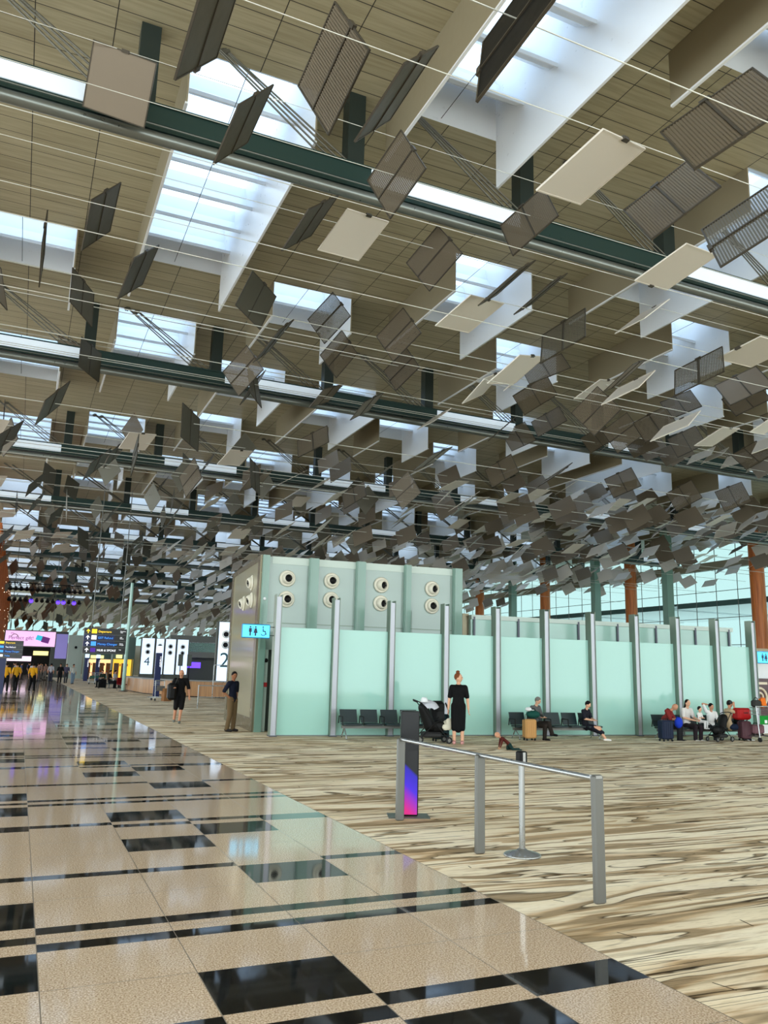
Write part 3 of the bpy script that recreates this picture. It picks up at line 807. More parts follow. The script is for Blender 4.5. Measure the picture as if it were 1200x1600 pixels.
# ------------------------------------------------------------------ toilet signs
mk('signblue', (70, 186, 236), emit=1.0, ecol=(78, 196, 240)); mk('signrim', (20, 132, 190), rough=.3); mk('icon', (16, 40, 70), rough=.5)
def toilet_sign(s0, s1, z0, z1, lb, full=True):
    t = thing('toilet_sign', lb, 'sign', wp(s0, -.02), WA)
    B().rbox(0, s1-s0, -.05, .05, z0, z1, .02).build('casing', 'signrim', t)
    B().box(.02, s1-s0-.02, -.058, -.05, z0+.025, z1-.025).build('lit_face', 'signblue', t)
    zc = (z0+z1)/2
    def man(x, k):
        b = B(); b.lathe([(0.001, -.004), (.022, -.004), (.022, .004), (.001, .004)], (x, -.062, zc+.105), 12, axis=(0, 1, 0))
        if k: pts = [(-.035, .075), (.035, .075), (.04, -.02), (.018, -.03), (.018, -.125), (-.018, -.125), (-.018, -.03), (-.04, -.02)]
        else: pts = [(-.025, .075), (.025, .075), (.055, -.05), (.02, -.05), (.02, -.125), (-.02, -.125), (-.02, -.05), (-.055, -.05)]
        b.poly([(x+p, zc+q) for p, q in pts], -.066, -.058); b.build('pictogram', 'icon', t)
    man(.22, True); man(.36, False); B().box(.285, .293, -.066, -.058, zc-.12, zc+.12).build('pictogram_bar', 'icon', t)
    if full:
        b = B(); b.torus((.565, -.06, zc-.05), (0, 1, 0), .06, .009, a0=1.2, a1=6.0); b.ell((.555, -.06, zc+.11), (.02, .006, .02), n=10)
        b.path([(.555, -.062, zc+.08), (.56, -.062, zc+.0), (.615, -.062, zc), (.645, -.062, zc-.09)], .012, n=5)
        b.build('wheelchair_pictogram', 'icon', t)
    b = B()
    for z in (zc+.12, zc-.1): b.tube((s1-s0, 0, z), (s1-s0+.16, 0, z), .01, n=6).ell((s1-s0+.14, 0, z), (.02, .02, .02), n=8)
    b.build('bracket', 'black', t)
toilet_sign(-.72, 0.03, 2.50, 2.87, 'small glowing blue toilet sign with three pictograms left of the first post')
toilet_sign(16.24, 17.1, 2.30, 2.70, 'glowing blue toilet sign cut by the right frame edge')

# ------------------------------------------------------------------ barrier, stanchion, totem
t = thing('hand_barrier', 'grey metal barrier with three flat posts and a round top rail beside the walkway', 'barrier', (4.3, 5.37, 0))
for y, h in ((0, .955), (1.80, .935), (3.63, .94)):
    b = B().rbox(-.05, .05, -.028, .028, 0, h, .012); b.build('post', 'steeldull', t, loc=(0, y, 0))
b = B().tube((-.0, .0, .925), (-.0, 3.63, .925), .022, n=12).box(-.03, .03, -.03, .05, .93, .952); b.build('rail', 'steel', t)
t = thing('queue_stanchion', 'brushed steel belt stanchion on a round domed base behind the barrier', 'stanchion', (4.66, 6.97, 0))
B().lathe([(.0, .0), (.18, 0), (.182, .012), (.17, .022), (.06, .05), (.035, .07), (.0, .07)], n=36).build('base', 'steel', t)
B().tube((0, 0, .05), (0, 0, .86), .030, n=16).build('pole', 'steel', t)
B().rbox(-.045, .045, -.045, .045, .86, .98, .012).build('belt_head', 'black', t)
B().box(-.015, .015, -.05, -.044, .87, .97).box(.044, .05, -.015, .015, .87, .97).build('belt_slot', 'steel', t)
t = thing('display_totem', 'slim black display totem with blue and magenta screen behind the first barrier post', 'totem', (4.52, 9.22, 0), R_(-20))
B().box(-.25, .25, -.16, .16, 0, .012).build('base_plate', 'doorgrey', t)
B().rbox(-.115, .115, -.05, .05, .012, 1.25, .01).build('housing', 'blackgloss', t)
def gradscreen():
    g = N('totem_screen'); tc = g.n('ShaderNodeTexCoord'); sp_ = g.n('ShaderNodeSeparateXYZ'); g.l(tc.outputs['Object'], sp_.inputs[0])
    ma = g.n('ShaderNodeMath', operation='MULTIPLY_ADD'); ma.inputs[1].default_value = .9; g.l(sp_.outputs[0], ma.inputs[0]); g.l(sp_.outputs[2], ma.inputs[2])
    r = ramp(g, ma.outputs[0], [(.05, L((205, 20, 120))), (.20, L((150, 24, 170))), (.34, L((60, 20, 200))), (.54, L((30, 16, 170))), (.58, L((6, 6, 12)))])
    g.l(r.outputs[0], g.b.inputs['Base Color']); g.l(r.outputs[0], g.b.inputs['Emission Color']); g.b.inputs['Emission Strength'].default_value = .22
    return g.m
M['gscreen'] = gradscreen()
B().box(-.10, .10, -.056, -.05, .03, .78).build('screen', 'gscreen', t)
B().box(-.105, .105, -.055, -.05, .80, 1.22).build('upper_screen', 'blackgloss', t)

# ------------------------------------------------------------------ bench seating
def bench(s0, y, n, lb, pitch=.60, z=.36, hb=.36, w=.46):
    p = wp(s0, y); t = thing('bench_seating', lb, 'bench', p, WA, 'rows of linked seats')
    ln = (n-1)*pitch+w
    for i in range(n):
        x = i*pitch
        B().rbox(x, x+w, -.42, .02, z-.02, z+.03, .015).build('seat', 'seat', t)
        b = B(); b.obox((x+w/2, .09, z+.20), (w/2, 0, 0), (0, .016, 0), (0, .055, .165)); b.build('backrest', 'seat', t)
        b = B(); b.path([(x-.04, .06, z+.02), (x-.04, .03, z+.2), (x-.04, -.30, z+.2), (x-.04, -.32, z-.02)], .014, n=6); b.build('armrest', 'black', t)
    B().box(-.02, ln+.02, -.20, -.12, z-.10, z-.03).build('beam', 'steeldull', t)
    for x in (.05, ln-.1):
        b = B(); b.path([(x, -.40, .02), (x, -.38, .08), (x, -.16, z-.08), (x, .06, .02)], .018, n=6); b.ell((x, -.40, .02), (.03, .03, .02), n=8); b.build('leg', 'steel', t)
    return t
bench(1.90, -.62, 5, 'row of empty dark teal linked seats behind the totem and pushchair', pitch=.565)
bench(6.72, -.9, 5, 'row of dark teal linked seats with two people, middle of the wall', pitch=.555, z=.34, hb=.34)
bench(11.30, -1.1, 6, 'row of dark teal linked seats with the family at the right', pitch=.55, z=.32, hb=.34)

# ------------------------------------------------------------------ people
SK1, SK2, SK3 = (206, 150, 120), (150, 100, 72), (226, 176, 146)
SIT = dict(pel=(0, .02, .52), wai=(0, .06, .72), che=(0, .03, .95), nec=(0, -.01, 1.10), hea=(0, -.04, 1.27),
           hipL=(-.1, -.02, .50), hipR=(.1, -.02, .50), knL=(-.12, -.46, .50), knR=(.12, -.46, .50), anL=(-.12, -.44, .09), anR=(.12, -.44, .09),
           shL=(-.18, .02, 1.04), shR=(.18, .02, 1.04), elL=(-.23, -.06, .78), elR=(.23, -.06, .78), wrL=(-.10, -.27, .74), wrR=(.10, -.27, .74))
STAND = dict(pel=(0, 0, .96), wai=(0, .0, 1.12), che=(0, 0, 1.30), nec=(0, .01, 1.46), hea=(0, -.02, 1.62),
             hipL=(-.09, 0, .93), hipR=(.09, 0, .93), knL=(-.10, -.02, .50), knR=(.10, -.02, .50), anL=(-.10, .02, .09), anR=(.10, .02, .09),
             shL=(-.19, .01, 1.40), shR=(.19, .01, 1.40), elL=(-.25, .03, 1.12), elR=(.25, .03, 1.12), wrL=(-.25, -.04, .87), wrR=(.25, -.04, .87))
PM = {}
def cmat(c, rough=.75):
    k = 'c%02x%02x%02x' % tuple(c)
    if k not in M: M[k] = mat('cloth_%02x%02x%02x' % tuple(c), c, rough, spec=.15)
    return k
def person(label, loc, rz, base, scale=1., skin=SK1, shirt=(20, 20, 22), pants=(30, 30, 34), shoes=(30, 28, 28), hair=(30, 24, 20), hairkind='short',
           sleeve=.55, leg=1., dress=0., foot=(0, -1), fine=True, cap=None, group=None, **over):
    J = {k: Vector(v) for k, v in dict(base, **over).items() if not isinstance(v, (int, float))}
    t = thing('person', label, 'person', loc, rz, group, scale)
    vx = .011 if fine else .022
    side = (J['shR']-J['shL']).normalized(); fr = Vector((side.y, -side.x, 0)).normalized()
    def torso(b, i=0., low=True):
        b.cap(J['pel'], .150+i, J['wai'], .125+i, .68, side); b.cap(J['wai'], .125+i, J['che'], .150+i, .66, side)
        b.cap(J['shL'], .055+i*.8, J['shR'], .055+i*.8); b.cap(J['che'], .145+i, (J['shL']+J['shR'])/2, .085+i, .7, side)
    def arm(b, s, f0, f1, i=0.):
        sh, el, wr_ = J['sh'+s], J['el'+s], J['wr'+s]
        if f1 <= .5: b.cap(sh, .056+i, sh.lerp(el, f1*2), .047+i)
        else: b.cap(sh, .056+i, el, .042+i); b.cap(el, .042+i, el.lerp(wr_, f1*2-1), .030+i)
    def legs(b, s, f1, i=0., fl=0.):
        h, k, a = J['hip'+s], J['kn'+s], J['an'+s]
        if f1 <= .5: b.cap(h, .092+i, h.lerp(k, f1*2), .066+i+fl)
        else: b.cap(h, .092+i, k, .060+i+fl*.5); b.cap(k, .060+i, k.lerp(a, f1*2-1), .040+i+fl)
    b = B(); torso(b)
    b.cap(J['nec'], .056, J['nec'].lerp(J['hea'], .55), .05)
    for s in 'LR':
        arm(b, s, 0, 1); legs(b, s, 1)
        an = J['an'+s]; d = Vector((foot[0], foot[1], 0)).normalized(); b.cap(an-Vector((0, 0, .03)), .04, an+d*.14-Vector((0, 0, .055)), .028)
        # hand: palm, four fingers, thumb
        wr_ = J['wr'+s]; hd = (wr_-J['el'+s]).normalized(); x, y, _ = basis(hd)
        b.cap(wr_, .027, wr_+hd*.075, .036, .5, x)
        if fine:
            for q, ln in zip((-1.5, -.5, .5, 1.5), (.055, .07, .075, .062)):
                p0 = wr_+hd*.09+x*q*.018; p1 = p0+hd*ln*.55+y*.006; p2 = p1+(hd*.7+y*.6)*ln*.5
                b.cap(p0, .0105, p1, .0095, n=6); b.cap(p1, .0095, p2, .0085, n=6)
            sg = 1 if s == 'L' else -1
            b.cap(wr_+hd*.03+x*.025*sg, .013, wr_+hd*.085+x*.055*sg+y*.012, .0105, n=6)
        else: b.cap(wr_+hd*.07, .03, wr_+hd*.15, .018, .5, x)
    hk = over.get('headk', 1.)
    H_ = J['hea']; hv = (J['hea']-J['nec']).normalized(); fx = Vector(over.get('look', (fr.x, fr.y, -.05))).normalized(); sx = hv.cross(fx).normalized(); fx = sx.cross(hv).normalized()
    rm = Matrix((sx, fx, hv)).transposed()
    b.ell(H_, (.08*hk, .098*hk, .112*hk), rm, n=20); b.ell(H_+fx*.022-hv*.055, (.056, .068, .06), rm, n=14)
    b.cap(H_+fx*.088+hv*.01, .010, H_+fx*.112-hv*.022, .014, n=8)
    for q in (-1, 1): b.ell(H_+sx*.078*q-hv*.01, (.012, .02, .03), rm, n=8)
    b.build('body', cmat(skin, .55), t, remesh=vx, smooth=2)
    for q in (-1, 1):
        B().ell(H_+sx*.032*q+fx*.092*hk+hv*.012, (.013, .008, .007), rm, n=8).build('eye', 'black', t)
    B().ell(H_+fx*.084-hv*.058, (.024, .008, .006), rm, n=8).build('mouth', cmat((150, 80, 76)), t)
    # clothes
    b = B(); torso(b, .016)
    for s in 'LR': arm(b, s, 0, sleeve, .014)
    if dress:
        pass
    else:
        legs_b = B(); legs_b.cap(J['hipL'], .105, J['hipR'], .10); legs_b.cap(J['pel'], .155, J['pel'].lerp(J['wai'], .3), .145, .72, side)
        for s in 'LR': legs(legs_b, s, leg, .016, .012)
        legs_b.build('trousers' if leg > .8 else 'shorts', cmat(pants), t, remesh=vx*1.2, smooth=2)
    if dress:
        for s in 'LR':
            b.cap(J['hip'+s], .10, J['hip'+s].lerp(J['kn'+s], .6), .09)
            b.cap(J['hip'+s].lerp(J['kn'+s], .6), .09, J['kn'+s].lerp(J['an'+s], dress), .075)
        m1 = (J['knL']+J['knR'])/2; a1 = (J['anL']+J['anR'])/2
        b.cap((J['hipL']+J['hipR'])/2, .145, m1.lerp(a1, dress*.9), .115, .7, side)
    b.build('dress' if dress else 'shirt', cmat(shirt), t, remesh=vx*1.2, smooth=2)
    for s in 'LR':
        an = J['an'+s]; d = Vector((foot[0], foot[1], 0)).normalized(); q = B()
        q.cap(an-d*.03-Vector((0, 0, .035)), .052, an+d*.16-Vector((0, 0, .048)), .042, .9, d.cross(Vector((0, 0, 1))))
        q.build('shoe', cmat(shoes), t, remesh=.012, smooth=1)
    if hairkind == 'short':
        B().ell(H_-fx*.016*hk+hv*.022*hk, (.088*hk, .100*hk, .108*hk), rm, n=16).build('hair', cmat(hair, .8), t)
    elif hairkind == 'bun':
        B().ell(H_-fx*.02+hv*.022, (.086, .096, .104), rm, n=16).ell(H_-fx*.02+hv*.14, (.05, .05, .042), rm, n=12).build('hair', cmat(hair, .8), t)
    elif hairkind == 'long':
        B().ell(H_-fx*.022+hv*.02, (.09, .096, .106), rm, n=16).cap(H_-fx*.05, .09, H_-fx*.07-hv*.24, .085, .55, sx).build('hair', cmat(hair, .8), t, remesh=.014, smooth=2)
    elif hairkind == 'fringe':
        B().ell(H_-fx*.03-hv*.03, (.082, .08, .06), rm, n=14).build('hair', cmat(hair, .8), t)
    if cap:
        B().ell(H_-fx*.008+hv*.03, (.09, .104, .098), rm, n=16).ell(H_+fx*.10+hv*.03, (.06, .06, .012), rm, n=12).build('cap', cmat(cap), t)
    return t

# standing woman in black, looking to the right
person('woman in a black knee-length dress and pink sandals standing with hair in a bun', (10.17, 18.0, 0), R_(-30), STAND, 1.0, skin=SK3, shirt=(14, 14, 16), shoes=(206, 150, 146), hair=(120, 70, 44), hairkind='bun',
       dress=.30, sleeve=.42, shL=(-.165, .01, 1.38), shR=(.165, .01, 1.38), look=(.95, -.3, -.1), elL=(-.225, .03, 1.11), elR=(.225, .03, 1.11), wrL=(-.25, -.02, .86), wrR=(.25, -.02, .86))
person('bald man in black polo and shorts walking towards the camera with a black bag', (4.68, 25.8, 0), R_(-10), STAND, .935, skin=SK1, shirt=(16, 16, 18), pants=(16, 16, 18), shoes=(120, 124, 118), hairkind='none', leg=.54, sleeve=.48,
       knL=(-.11, -.03, .50), anL=(-.14, .10, .11), knR=(.07, -.08, .50), anR=(.03, -.12, .09), elL=(-.30, -.02, 1.14), wrL=(-.22, -.26, 1.14), elR=(.27, .0, 1.12), wrR=(.30, -.12, .88))
bp = thing('backpack', 'black backpack carried by the bald walking man', 'bag', (4.40, 25.75, .70))
B().rbox(-.13, .13, -.2, .12, 0, .52, .07).build('bag_body', 'black', bp); B().path([(.08, -.12, .5), (.14, -.16, .66), (.2, -.05, .52)], .02).build('strap', 'rubber', bp)
person('man in navy polo and brown trousers standing with hands on hips beside the block', (5.50, 22.4, 0), R_(38), STAND, .93, skin=SK2, shirt=(20, 24, 40), pants=(104, 84, 58), shoes=(40, 36, 36), hair=(24, 20, 20), sleeve=.45,
       elL=(-.30, .10, 1.14), wrL=(-.17, -.02, .98), elR=(.32, .10, 1.14), wrR=(.17, -.02, .98), anL=(-.13, .04, .09), anR=(.10, .0, .09), look=(-.6, -1, -.1))
CR = dict(SIT, anR=(-.10, -.72, .26), knR=(.02, -.50, .56), knL=(-.12, -.46, .48))
person('grey-haired man in grey shirt reading his phone with legs crossed on the middle bench', tuple(wp(7.40, -1.07, -.02)), WA+R_(22), CR, .84, skin=SK3, shirt=(92, 94, 94), pants=(44, 38, 34), shoes=(26, 24, 24), hair=(120, 116, 110), sleeve=.95,
       hea=(0, -.09, 1.26), look=(.2, -1, -.45), foot=(.2, -1))
person('woman in black patterned dress and white trainers at the right end of the middle bench', tuple(wp(9.02, -1.07, -.06)), WA+R_(28), SIT, .80, skin=SK3, shirt=(30, 30, 40), shoes=(236, 234, 232), hair=(22, 18, 20), hairkind='short', dress=.45, sleeve=.45,
       knL=(-.05, -.45, .48), knR=(.09, -.45, .48), anL=(.04, -.70, .14), anR=(.12, -.66, .12), hea=(0, -.08, 1.27), look=(.1, -1, -.4), foot=(.3, -1))
person('bald elderly man in red checked shirt bending over his lap on the right bench', tuple(wp(11.58, -1.28, -.05)), WA+R_(35), SIT, .84, skin=SK1, shirt=(130, 44, 42), pants=(34, 34, 38), shoes=(40, 40, 42), hairkind='none', sleeve=.5,
       che=(0, -.10, .92), nec=(0, -.19, 1.05), hea=(0, -.32, 1.17), shL=(-.18, -.08, 1.02), shR=(.18, -.08, 1.02), elL=(-.22, -.22, .76), elR=(.22, -.22, .76), wrL=(-.07, -.40, .74), wrR=(.07, -.40, .74), look=(0, -1, -.8))
person('long-haired woman in white T-shirt holding a baby on the right bench', tuple(wp(12.34, -1.28, -.05)), WA+R_(5), SIT, .86, skin=SK3, shirt=(226, 222, 220), pants=(40, 32, 38), shoes=(220, 218, 214), hair=(26, 18, 16), hairkind='long', sleeve=.40,
       wrL=(.04, -.30, .70), wrR=(.16, -.30, .74))
by = person('baby with dark hair in white clothes sitting on the long-haired woman\'s lap', tuple(wp(12.56, -1.55, .32)), WA+R_(15), SIT, .42, skin=SK3, shirt=(232, 232, 230), pants=(222, 222, 222), shoes=(230, 230, 230), hair=(30, 24, 22), fine=False, hea=(0, -.02, 1.34), headk=1.55)
person('dark-haired boy in white T-shirt stretching one arm on the right bench', tuple(wp(13.20, -1.28, -.07)), WA+R_(-12), SIT, .80, skin=SK1, shirt=(238, 238, 238), pants=(40, 42, 46), shoes=(60, 60, 60), hair=(18, 16, 18), sleeve=.4,
       elL=(-.30, .02, 1.36), wrL=(-.10, .06, 1.34), shL=(-.17, .02, 1.08), look=(.25, -1, -.1))
person('man in beige T-shirt, jeans and dark cap seen from behind at the right end', tuple(wp(13.68, -1.50, -.05)), WA+R_(78), SIT, .86, skin=SK1, shirt=(196, 172, 140), pants=(34, 44, 66), shoes=(230, 228, 224), hair=(30, 26, 26), cap=(58, 62, 64), sleeve=.42,
       elL=(-.26, -.06, 1.0), wrL=(-.16, -.10, 1.2), wrR=(.1, -.2, .8), anL=(-.12, -.62, .1), anR=(.12, -.66, .1), look=(0, -1, 0))
# crawling baby
bt = person('baby in dark red top and green trousers crawling on the carpet', (10.46, 16.45, 0), R_(-100), STAND, .40, skin=SK1, shirt=(84, 34, 30), pants=(26, 52, 50), shoes=(40, 60, 60), hairkind='none', fine=False, sleeve=.9, headk=1.6,
       pel=(0, .42, .36), wai=(0, .25, .52), che=(0, .05, .64), nec=(0, -.12, .74), hea=(0, -.28, .86), hipL=(-.1, .45, .32), hipR=(.1, .45, .32), knL=(-.14, .40, .07), knR=(.14, .62, .07),
       anL=(-.13, .78, .08), anR=(.13, 1.0, .08), shL=(-.17, -.02, .66), shR=(.17, -.02, .66), elL=(-.20, -.06, .38), elR=(.20, -.10, .38), wrL=(-.2, -.12, .13), wrR=(.2, -.2, .13), foot=(0, 1), look=(0, -1, .15))

# people far down the walkway
YEL = (226, 168, 40)
FP = [((-.60, 52.9), (226, 164, 36), (24, 24, 26), 'leftmost of the three people in yellow shirts on the walkway', 170), ((-.05, 54.3), YEL, (26, 26, 28), 'middle one of the three people in yellow shirts on the walkway', 200),
      ((.88, 54.7), (220, 160, 30), (20, 20, 22), 'rightmost of the three people in yellow shirts, carrying a white bag', 160),
      ((3.38, 76.), (22, 22, 24), (22, 22, 24), 'far person in black right of the walkway centre', 0), ((3.98, 78.), (90, 84, 110), (60, 60, 66), 'far person in mauve next to the one in black', 10),
      ((4.35, 74.6), (196, 196, 190), (120, 140, 160), 'far person in pale top and blue trousers nearest the carpet edge', 20)]
for (x, y), sh, pt, lb, rz in FP:
    person('%s' % lb, (x, y, 0), R_(rz), STAND, .97, shirt=sh, pants=pt, fine=False, knL=(-.11, -.1, .5), anL=(-.12, -.12, .09), anR=(.1, .14, .1))
dist = []
rr = random.Random(9)
for i in range(16):
    x = rr.uniform(-.8, 3.4); y = rr.uniform(82, 124)
    kind = i % 4
    if i < 4:
        o = person('dim distant traveller in the crowd at the far end of the walkway', (x, y, 0), R_(rr.uniform(0, 360)), STAND, .97, shirt=[(40, 40, 48), (190, 188, 196), (70, 78, 120), (130, 100, 90)][i], pants=[(26, 26, 30), (60, 64, 80), (30, 30, 34), (90, 88, 84)][i],
                   fine=False, group='travellers at the far end', knL=(-.11, -.1, .5), anL=(-.12, -.12, .09))
        dist.append(o)
    else:
        o = tree_copy(dist[kind]); o.location = (x, y, 0); o.rotation_euler = (0, 0, R_(rr.uniform(0, 360)))

# ------------------------------------------------------------------ luggage
def suitcase(name, label, loc, rz, w_, d, h, col, handle=.0, cat='suitcase'):
    t = thing(name, label, cat, loc, rz)
    k = cmat(col, .4)
    b = B().rbox(-w_/2, w_/2, -d/2, d/2, .06, .06+h, .035); b.build('shell', k, t)
    b = B()
    for i in range(5): b.box(-w_/2+.05+i*(w_-.1)/4-.006, -w_/2+.05+i*(w_-.1)/4+.006, -d/2-.006, -d/2+.01, .12, h)
    b.build('rib', k, t)
    B().box(-w_/2-.003, w_/2+.003, -.006, .006, .06, .06+h).build('zip', 'rubber', t)
    for sx in (-1, 1):
        for sy in (-1, 1): B().tube((sx*(w_/2-.05)-.015, sy*(d/2-.04), .03), (sx*(w_/2-.05)+.015, sy*(d/2-.04), .03), .03, n=12).build('wheel', 'rubber', t)
    B().path([(-.07, 0, .06+h), (-.07, 0, .10+h), (.07, 0, .10+h), (.07, 0, .06+h)], .010, n=6).build('carry_handle', 'rubber', t)
    if handle: B().path([(-.1, .04, .06+h), (-.1, .04, .06+h+handle), (.1, .04, .06+h+handle), (.1, .04, .06+h)], .009, n=6).build('pull_handle', 'steeldull', t)
    return t
p = wp(6.98, -1.45)
suitcase('suitcase', 'tan hard-shell suitcase with black wheels beside the man with crossed legs', p, WA, .34, .24, .50, (196, 148, 92), .12)
t = thing('duffel_bag', 'dark green soft bag lying on top of the tan suitcase', 'bag', p+Vector((.10, 0, .585)), WA)
B().ell((.02, 0, .10), (.20, .14, .11), n=18).build('bag_body', cmat((24, 74, 66)), t)
B().torus((0, -.02, .16), (0, 1, 0), .10, .012, a0=0, a1=PI).build('handle', 'rubber', t)
t = thing('white_cap', 'white crumpled cap resting on the green bag', 'hat', p+Vector((-.03, 0, .79)), WA)
B().ell((0, 0, .03), (.09, .09, .06), n=14).ell((.06, -.06, .01), (.08, .07, .015), n=12).build('crown', 'white', t)
suitcase('suitcase', 'navy blue suitcase standing in front of the bald elderly man', wp(11.10, -1.85), WA, .38, .26, .52, (28, 38, 62))
suitcase('suitcase', 'dark teal suitcase half hidden behind the woman in black', (10.12, 18.85, 0), WA, .42, .26, .62, (18, 48, 54), .3)
t = thing('blue_bag', 'bright blue soft bag on the bald elderly man\'s lap', 'bag', wp(11.66, -1.72, .40), WA+R_(20))
B().ell((0, 0, .10), (.15, .10, .16), Euler((.0, .6, 0)).to_matrix(), n=16).build('bag_body', cmat((30, 60, 190)), t)
B().torus((-.06, 0, .22), (0, 1, 0), .05, .008, a0=0, a1=PI).build('strap', cmat((20, 44, 150)), t)

# ------------------------------------------------------------------ pushchairs
def pushchair(label, loc, rz, canopy, compact=False):
    t = thing('pushchair', label, 'pushchair', loc, rz)
    for sx in (-1, 1):
        b = B(); x = sx*.22
        b.path([(x, -.38, .10), (x, .02, .52), (x, .34, .98), (x*.9, .44, 1.02)], .014, n=6); b.path([(x, .38, .10), (x, .0, .50), (x, -.24, .62)], .013, n=6)
        b.build('side_frame', 'black', t)
        for y, r in ((-.38, .085), (.38, .10)):
            wl = B().torus((x, y, r), (1, 0, 0), r-.02, .02, n=20).build('wheel', 'rubber', t)
            B().tube((x-.018, y, r), (x+.018, y, r), r*.5, n=12).build('hub', 'steeldull', wl)
    B().path([(-.2, .44, 1.02), (0, .50, 1.05), (.2, .44, 1.02)], .018, n=6).build('handle', 'rubber', t)
    b = B(); b.cap((0, -.18, .40), .15, (0, .06, .40), .14, 1.2); b.cap((0, .06, .42), .15, (0, .24, .86), .13, 1.3, (0, 1, 0))
    b.build('seat_liner', 'black', t, remesh=.02, smooth=1)
    B().rbox(-.18, .18, -.22, .26, .14, .28, .04).build('shopping_basket', 'rubber', t)
    B().path([(-.2, -.34, .24), (.2, -.34, .24)], .012, n=6).rbox(-.13, .13, -.40, -.26, .20, .23, .01).build('footrest', 'black', t)
    # folding canopy: arched segments
    b = B(); n = 10; pr = []
    if compact: return t
    for q in range(5):
        a = R_(20+q*28); pr.append([(.24*math.cos(PI*i/n), .12 - math.cos(a)*.30*(.35+.65*math.sin(PI*i/n)), .80+math.sin(a)*.26*(.25+.75*math.sin(PI*i/n))) for i in range(n+1)])
    for q in range(4):
        for i in range(n): b.quad(pr[q][i], pr[q][i+1], pr[q+1][i+1], pr[q+1][i]); b.sm[-1] = True
    b.build('canopy', canopy, t)
    return t
cg = cmat((196, 198, 206))
pc = pushchair('black pushchair with a pale grey canopy in front of the third post', (9.62, 18.35, 0), R_(78), cg)
t = thing('blanket', 'cream crumpled muslin blanket hanging over the front of the pale-canopied pushchair', 'blanket', (9.98, 18.22, .48), 0)
b = B()
for i in range(7): b.ell((rr.uniform(-.13, .15), rr.uniform(-.06, .06), rr.uniform(-.1, .16)), (.11, .05, .085), n=10)
b.build('cloth', cmat((226, 220, 200)), t, remesh=.012, smooth=3)
t = thing('sun_hat', 'white floppy sun hat on top of the pushchair canopy', 'hat', (9.36, 18.3, 1.02), 0)
B().lathe([(.0, .10), (.06, .095), (.085, .05), (.09, .01), (.16, -.02)], n=24).build('brim_and_crown', 'white', t)
t = thing('backpack', 'large black backpack with hanging straps propped on the end of the left bench', 'bag', (9.98, 18.75, .42), R_(10))
B().rbox(-.22, .2, -.12, .12, 0, .60, .08).build('bag_body', 'black', t)
B().path([(.18, -.1, .55), (.27, -.12, .35), (.24, -.1, .08)], .022).build('strap', 'rubber', t); B().rbox(-.14, .12, -.16, -.11, .1, .36, .03).build('pocket', 'rubber', t)
pushchair('compact black pushchair with white-hubbed wheels in front of the family', tuple(wp(12.86, -1.98)), WA-R_(80), 'black', True).scale = (.8, .82, .78)

# ------------------------------------------------------------------ luggage trolleys
def trolley(label, loc, rz, panel=(20, 130, 50), group=None, s=1.):
    t = thing('luggage_trolley', label, 'trolley', loc, rz, group, s)
    b = B()
    for sx in (-1, 1):
        x = sx*.27
        b.path([(x, -.40, .12), (x*.96, -.34, .62), (x*.9, -.30, 1.0)], .016, n=6); b.path([(x, -.40, .14), (x*.8, .5, .16)], .016, n=6)
    b.path([(-.24, -.30, 1.0), (.24, -.30, 1.0)], .022, n=8); b.path([(-.26, -.36, .5), (.26, -.36, .5)], .012, n=6)
    b.build('frame', 'steel', t)
    b = B()
    for i in range(8): b.tube((-.24+i*.0686, -.38, .17), (-.18+i*.0514, .48, .19), .007, n=4)
    b.build('deck', 'steel', t)
    b = B()
    for z in (.76, .86, .96): b.path([(-.25, -.34, z), (-.22, -.04, z), (.22, -.04, z), (.25, -.34, z)], .006, n=4)
    for i in range(7): b.tube((-.21+i*.07, -.04, .74), (-.21+i*.07, -.04, .98), .005, n=4)
    b.build('upper_basket', 'steel', t)
    B().box(-.22, .22, -.405, -.39, .50, .74).build('advert_panel', cmat(panel), t)
    for x, y in ((-.27, -.40), (.27, -.40), (0, .46)): B().tube((x-.02, y, .065), (x+.02, y, .065), .065, n=14).build('wheel', 'rubber', t)
    return t
pt = wp(14.28, -1.85)
t = trolley('silver luggage trolley with a green advert panel at the right edge', pt, WA+R_(4), (26, 140, 52))
B().box(-.05, .05, -.412, -.405, .53, .62).build('advert_mark', 'white', t)
bx = thing('handbag', 'grey-black handbag sitting in the trolley basket', 'bag', pt+Vector((-.13, -.2, .98)), WA)
B().rbox(-.14, .14, -.09, .09, 0, .2, .04).build('bag_body', cmat((58, 58, 56)), bx); B().torus((0, 0, .2), (0, 1, 0), .07, .012, a0=0, a1=PI).build('handle', 'rubber', bx)
bx = thing('carrier_bag', 'bright orange paper bag on top of the luggage trolley', 'bag', pt+Vector((.17, -.18, .98)), WA)
B().obox((0, 0, .12), (.08, 0, .02), (0, .05, 0), (-.03, 0, .13)).build('bag_body', cmat((240, 120, 40)), bx); B().torus((-.02, 0, .25), (0, 1, 0), .035, .006, a0=0, a1=PI).build('handle', cmat((240, 120, 40)), bx)
suitcase('suitcase', 'mauve suitcase lying on the deck of the luggage trolley', pt+Vector((.02, .0, .15)), WA, .42, .3, .26, (120, 84, 92))
suitcase('suitcase', 'dark mauve suitcase standing left of the luggage trolley', wp(13.98, -1.75), WA, .34, .26, .50, (92, 62, 70))
bx = thing('red_case', 'shiny red case balanced on the dark mauve suitcase', 'suitcase', wp(13.92, -1.75, .60), WA)
B().rbox(-.26, .24, -.15, .15, 0, .34, .05).build('shell', cmat((170, 28, 30), .2), bx); B().path([(-.06, -.15, .2), (-.06, -.18, .2), (.06, -.18, .2), (.06, -.15, .2)], .01).build('handle', 'rubber', bx)
